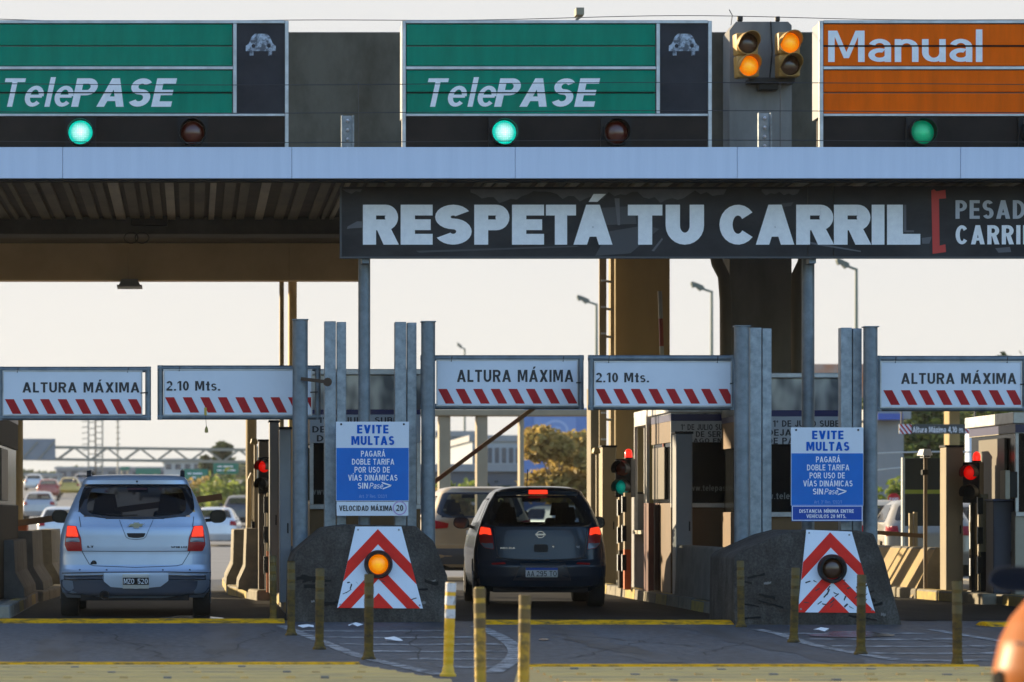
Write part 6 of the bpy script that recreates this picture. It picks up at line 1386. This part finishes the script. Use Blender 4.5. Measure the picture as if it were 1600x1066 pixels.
# trees: tapered trunk, limbs, crowns of many leaf clumps
leafc = {}
def leafmat(name, cols):
    m = bpy.data.materials.new(name); m.use_nodes = True; n = m.node_tree.nodes; l = m.node_tree.links; p = n['Principled BSDF']; p.inputs['Roughness'].default_value = .7
    g_ = n.new('ShaderNodeNewGeometry'); cr = n.new('ShaderNodeValToRGB'); e = cr.color_ramp.elements
    e[0].color = (*cols[0],1); e[1].color = (*cols[-1],1)
    for k, c in enumerate(cols[1:-1]): q = e.new((k+1)/(len(cols)-1)); q.color = (*c,1)
    l.new(g_.outputs['Random Per Island'], cr.inputs[0]); l.new(cr.outputs[0], p.inputs['Base Color'])
    tr = n.new('ShaderNodeBsdfTranslucent'); l.new(cr.outputs[0], tr.inputs[0]); mx = n.new('ShaderNodeMixShader'); mx.inputs[0].default_value = .45
    o = n['Material Output']; l.new(p.outputs[0], mx.inputs[1]); l.new(tr.outputs[0], mx.inputs[2]); l.new(mx.outputs[0], o.inputs[0]); return m
lg = leafmat('green_leaves', [(.05,.08,.02),(.09,.13,.03),(.14,.18,.045)]); lo_ = leafmat('golden_leaves', [(.24,.17,.045),(.36,.25,.07),(.46,.33,.10),(.28,.23,.06)]); lb = leafmat('bright_leaves', [(.10,.15,.02),(.18,.23,.04),(.24,.27,.06)]); ld = leafmat('dark_leaves', [(.025,.04,.015),(.045,.065,.02),(.07,.09,.03)])
bark = mat('bark', (.07,.055,.04), .9)
def tree(px, Y, top, r, m, label, squash=1.0, n=1500, trunk=True, ls=.2, name='tree', grp='trees beyond the plaza', low=.35):
    X, z0 = PX(px,Y), gz(Y); zt_ = PZ(top,Y); H = zt_-z0
    t = thing(name, label, 'tree' if name == 'tree' else 'bush', (X,Y,z0), grp); rnd = random.Random(int(px*7+Y))
    clumps = []
    for k in range(15):
        a = rnd.uniform(0,2*math.pi); q = rnd.random()**.5*r*.85; zz = z0+H*(low+(1-low)*rnd.random()*.88); sh = 1-abs((zz-z0)/H-.62)*.9
        clumps.append((X+q*sh*math.cos(a), Y+q*sh*math.sin(a), zz, r*rnd.uniform(.28,.5)))
    mb = MB(); v = []; f = []
    for k in range(n):
        cx, cy, cz, cr = clumps[k % len(clumps)]; d = Vector((rnd.gauss(0,1),rnd.gauss(0,1),rnd.gauss(0,1))).normalized()*cr*rnd.random()**.4
        p = Vector((cx,cy,cz)) + Vector((d.x,d.y,d.z*.8*squash)); a = Vector((rnd.uniform(-1,1),rnd.uniform(-1,1),rnd.uniform(-.6,.6))).normalized()*ls*rnd.uniform(.6,1.3); b = a.cross(Vector((rnd.uniform(-1,1),rnd.uniform(-1,1),rnd.uniform(-1,1)))).normalized()*ls*.55
        o = len(v); v += [p-a, p+b, p+a, p-b]; f.append((o,o+1,o+2,o+3))
    mb.add(v, f, m); mb.build('crown', t, recalc=False)
    if trunk:
        mb = MB(); R0 = max(.07, H*.022); mb.tube([(X,Y,z0-.2),(X+.1*r,Y,z0+H*.3),(X,Y,z0+H*.7)], [R0,R0*.75,R0*.3], bark, 8)
        for cx, cy, cz, cr in clumps[:8]: mb.tube([(X+.06*r,Y,z0+H*.32),((X+cx)/2,(Y+cy)/2,(z0+H*.3+cz)/2),(cx,cy,cz)], [R0*.5,R0*.3,R0*.12], bark, 6)
        mb.build('trunk', t, smooth=60)
tree(877, 108, 668, 1.45, lo_, 'golden leaved tree in front of the blue hoarding', n=6500, ls=.15, low=.3); tree(914, 112, 672, 1.3, lo_, 'orange tinged tree at the right of the golden one', n=3500, ls=.15)
tree(1395, 128, 610, 2.6, lg, 'green tree behind the tall grey building', n=1800); tree(1450, 124, 600, 2.7, lg, 'large green tree behind the hanging height bar, left one', n=2600); tree(1512, 134, 596, 3.0, lb, 'light green tree behind the portal post', n=2600); tree(1575, 126, 590, 3.0, lg, 'green tree behind the pylon sign', n=2600); tree(1640, 120, 540, 3.4, ld, 'tall dark tree beyond the right edge', n=2200)
tree(1590, 98, 735, 1.1, lb, 'bright green bush beside the black box', name='bush', trunk=False, n=1300, ls=.12, low=.1, grp='bushes beyond the plaza'); tree(1555, 104, 748, 1.1, lb, 'bright green bush below the pylon sign', name='bush', trunk=False, n=1300, ls=.12, low=.1, grp='bushes beyond the plaza'); tree(1390, 96, 745, .9, lb, 'bright green bush behind the stop sign', name='bush', trunk=False, n=1000, ls=.12, low=.1, grp='bushes beyond the plaza')
tree(347, 235, 672, .75, ld, 'tall dark tree over the green motorway sign', n=1500, ls=.3); tree(322, 240, 706, .7, ld, 'lower dark tree left of the tall one behind the gantry', n=900, ls=.3)
for k, (px, Y, top, r, m) in enumerate(((300,180,757,2.2,lo_),(345,176,752,2.4,lb),(380,182,748,2.2,lg),(715,140,752,1.6,lb),(700,128,760,1.2,lo_),(790,150,752,1.6,ld))):
    tree(px, Y, top, r, m, ('yellowish bush on the bank right of the silver car roof','pale green bush on the bank under the green sign','green bush on the bank by the right lane post','green bush at the foot of the frame shelter','yellow bush behind the left column of the frame shelter','dark bush behind the hatchback roof')[k], name='bush', trunk=False, n=900, ls=.2, low=.05, grp='bushes beyond the plaza')
fm = leafmat('far_wood_leaves', [(.05,.07,.03),(.08,.10,.04),(.12,.13,.05)])
mb = MB(); v = []; f = []; rnd = random.Random(3)
for k in range(9000):
    X = rnd.uniform(-60,160); Yk = rnd.uniform(420,470); Hk = 2.2+1.1*math.sin(X*.13)+.7*math.sin(X*.41+1)
    p = Vector((X, Yk, gz(Yk)+rnd.random()**.6*Hk)); a = Vector((rnd.uniform(-1,1),rnd.uniform(-1,1),rnd.uniform(-.6,.6))).normalized()*1.1; b = a.cross(Vector((rnd.uniform(-1,1),rnd.uniform(-1,1),1))).normalized()*.6
    o = len(v); v += [p-a,p+b,p+a,p-b]; f.append((o,o+1,o+2,o+3))
mb.add(v, f, fm); tag(mb.build('far_wood', recalc=False), 'hazy line of far trees along the horizon', 'wood', kind='stuff')

# warm air over the far motorway
HAZE = 0.00014
if HAZE:
    mb = MB(); mb.box(-950, 950, -60, 900, -1.2, 60, dark); o = mb.build('haze'); m = bpy.data.materials.new('haze'); m.use_nodes = True; n = m.node_tree.nodes; l = m.node_tree.links; n.clear()
    pv = n.new('ShaderNodeVolumePrincipled'); pv.inputs['Color'].default_value = (.92,.9,.86,1); pv.inputs['Density'].default_value = HAZE; pv.inputs['Anisotropy'].default_value = .3
    out = n.new('ShaderNodeOutputMaterial'); l.new(pv.outputs[0], out.inputs['Volume']); o.data.materials.clear(); o.data.materials.append(m); tag(o, kind='stuff')
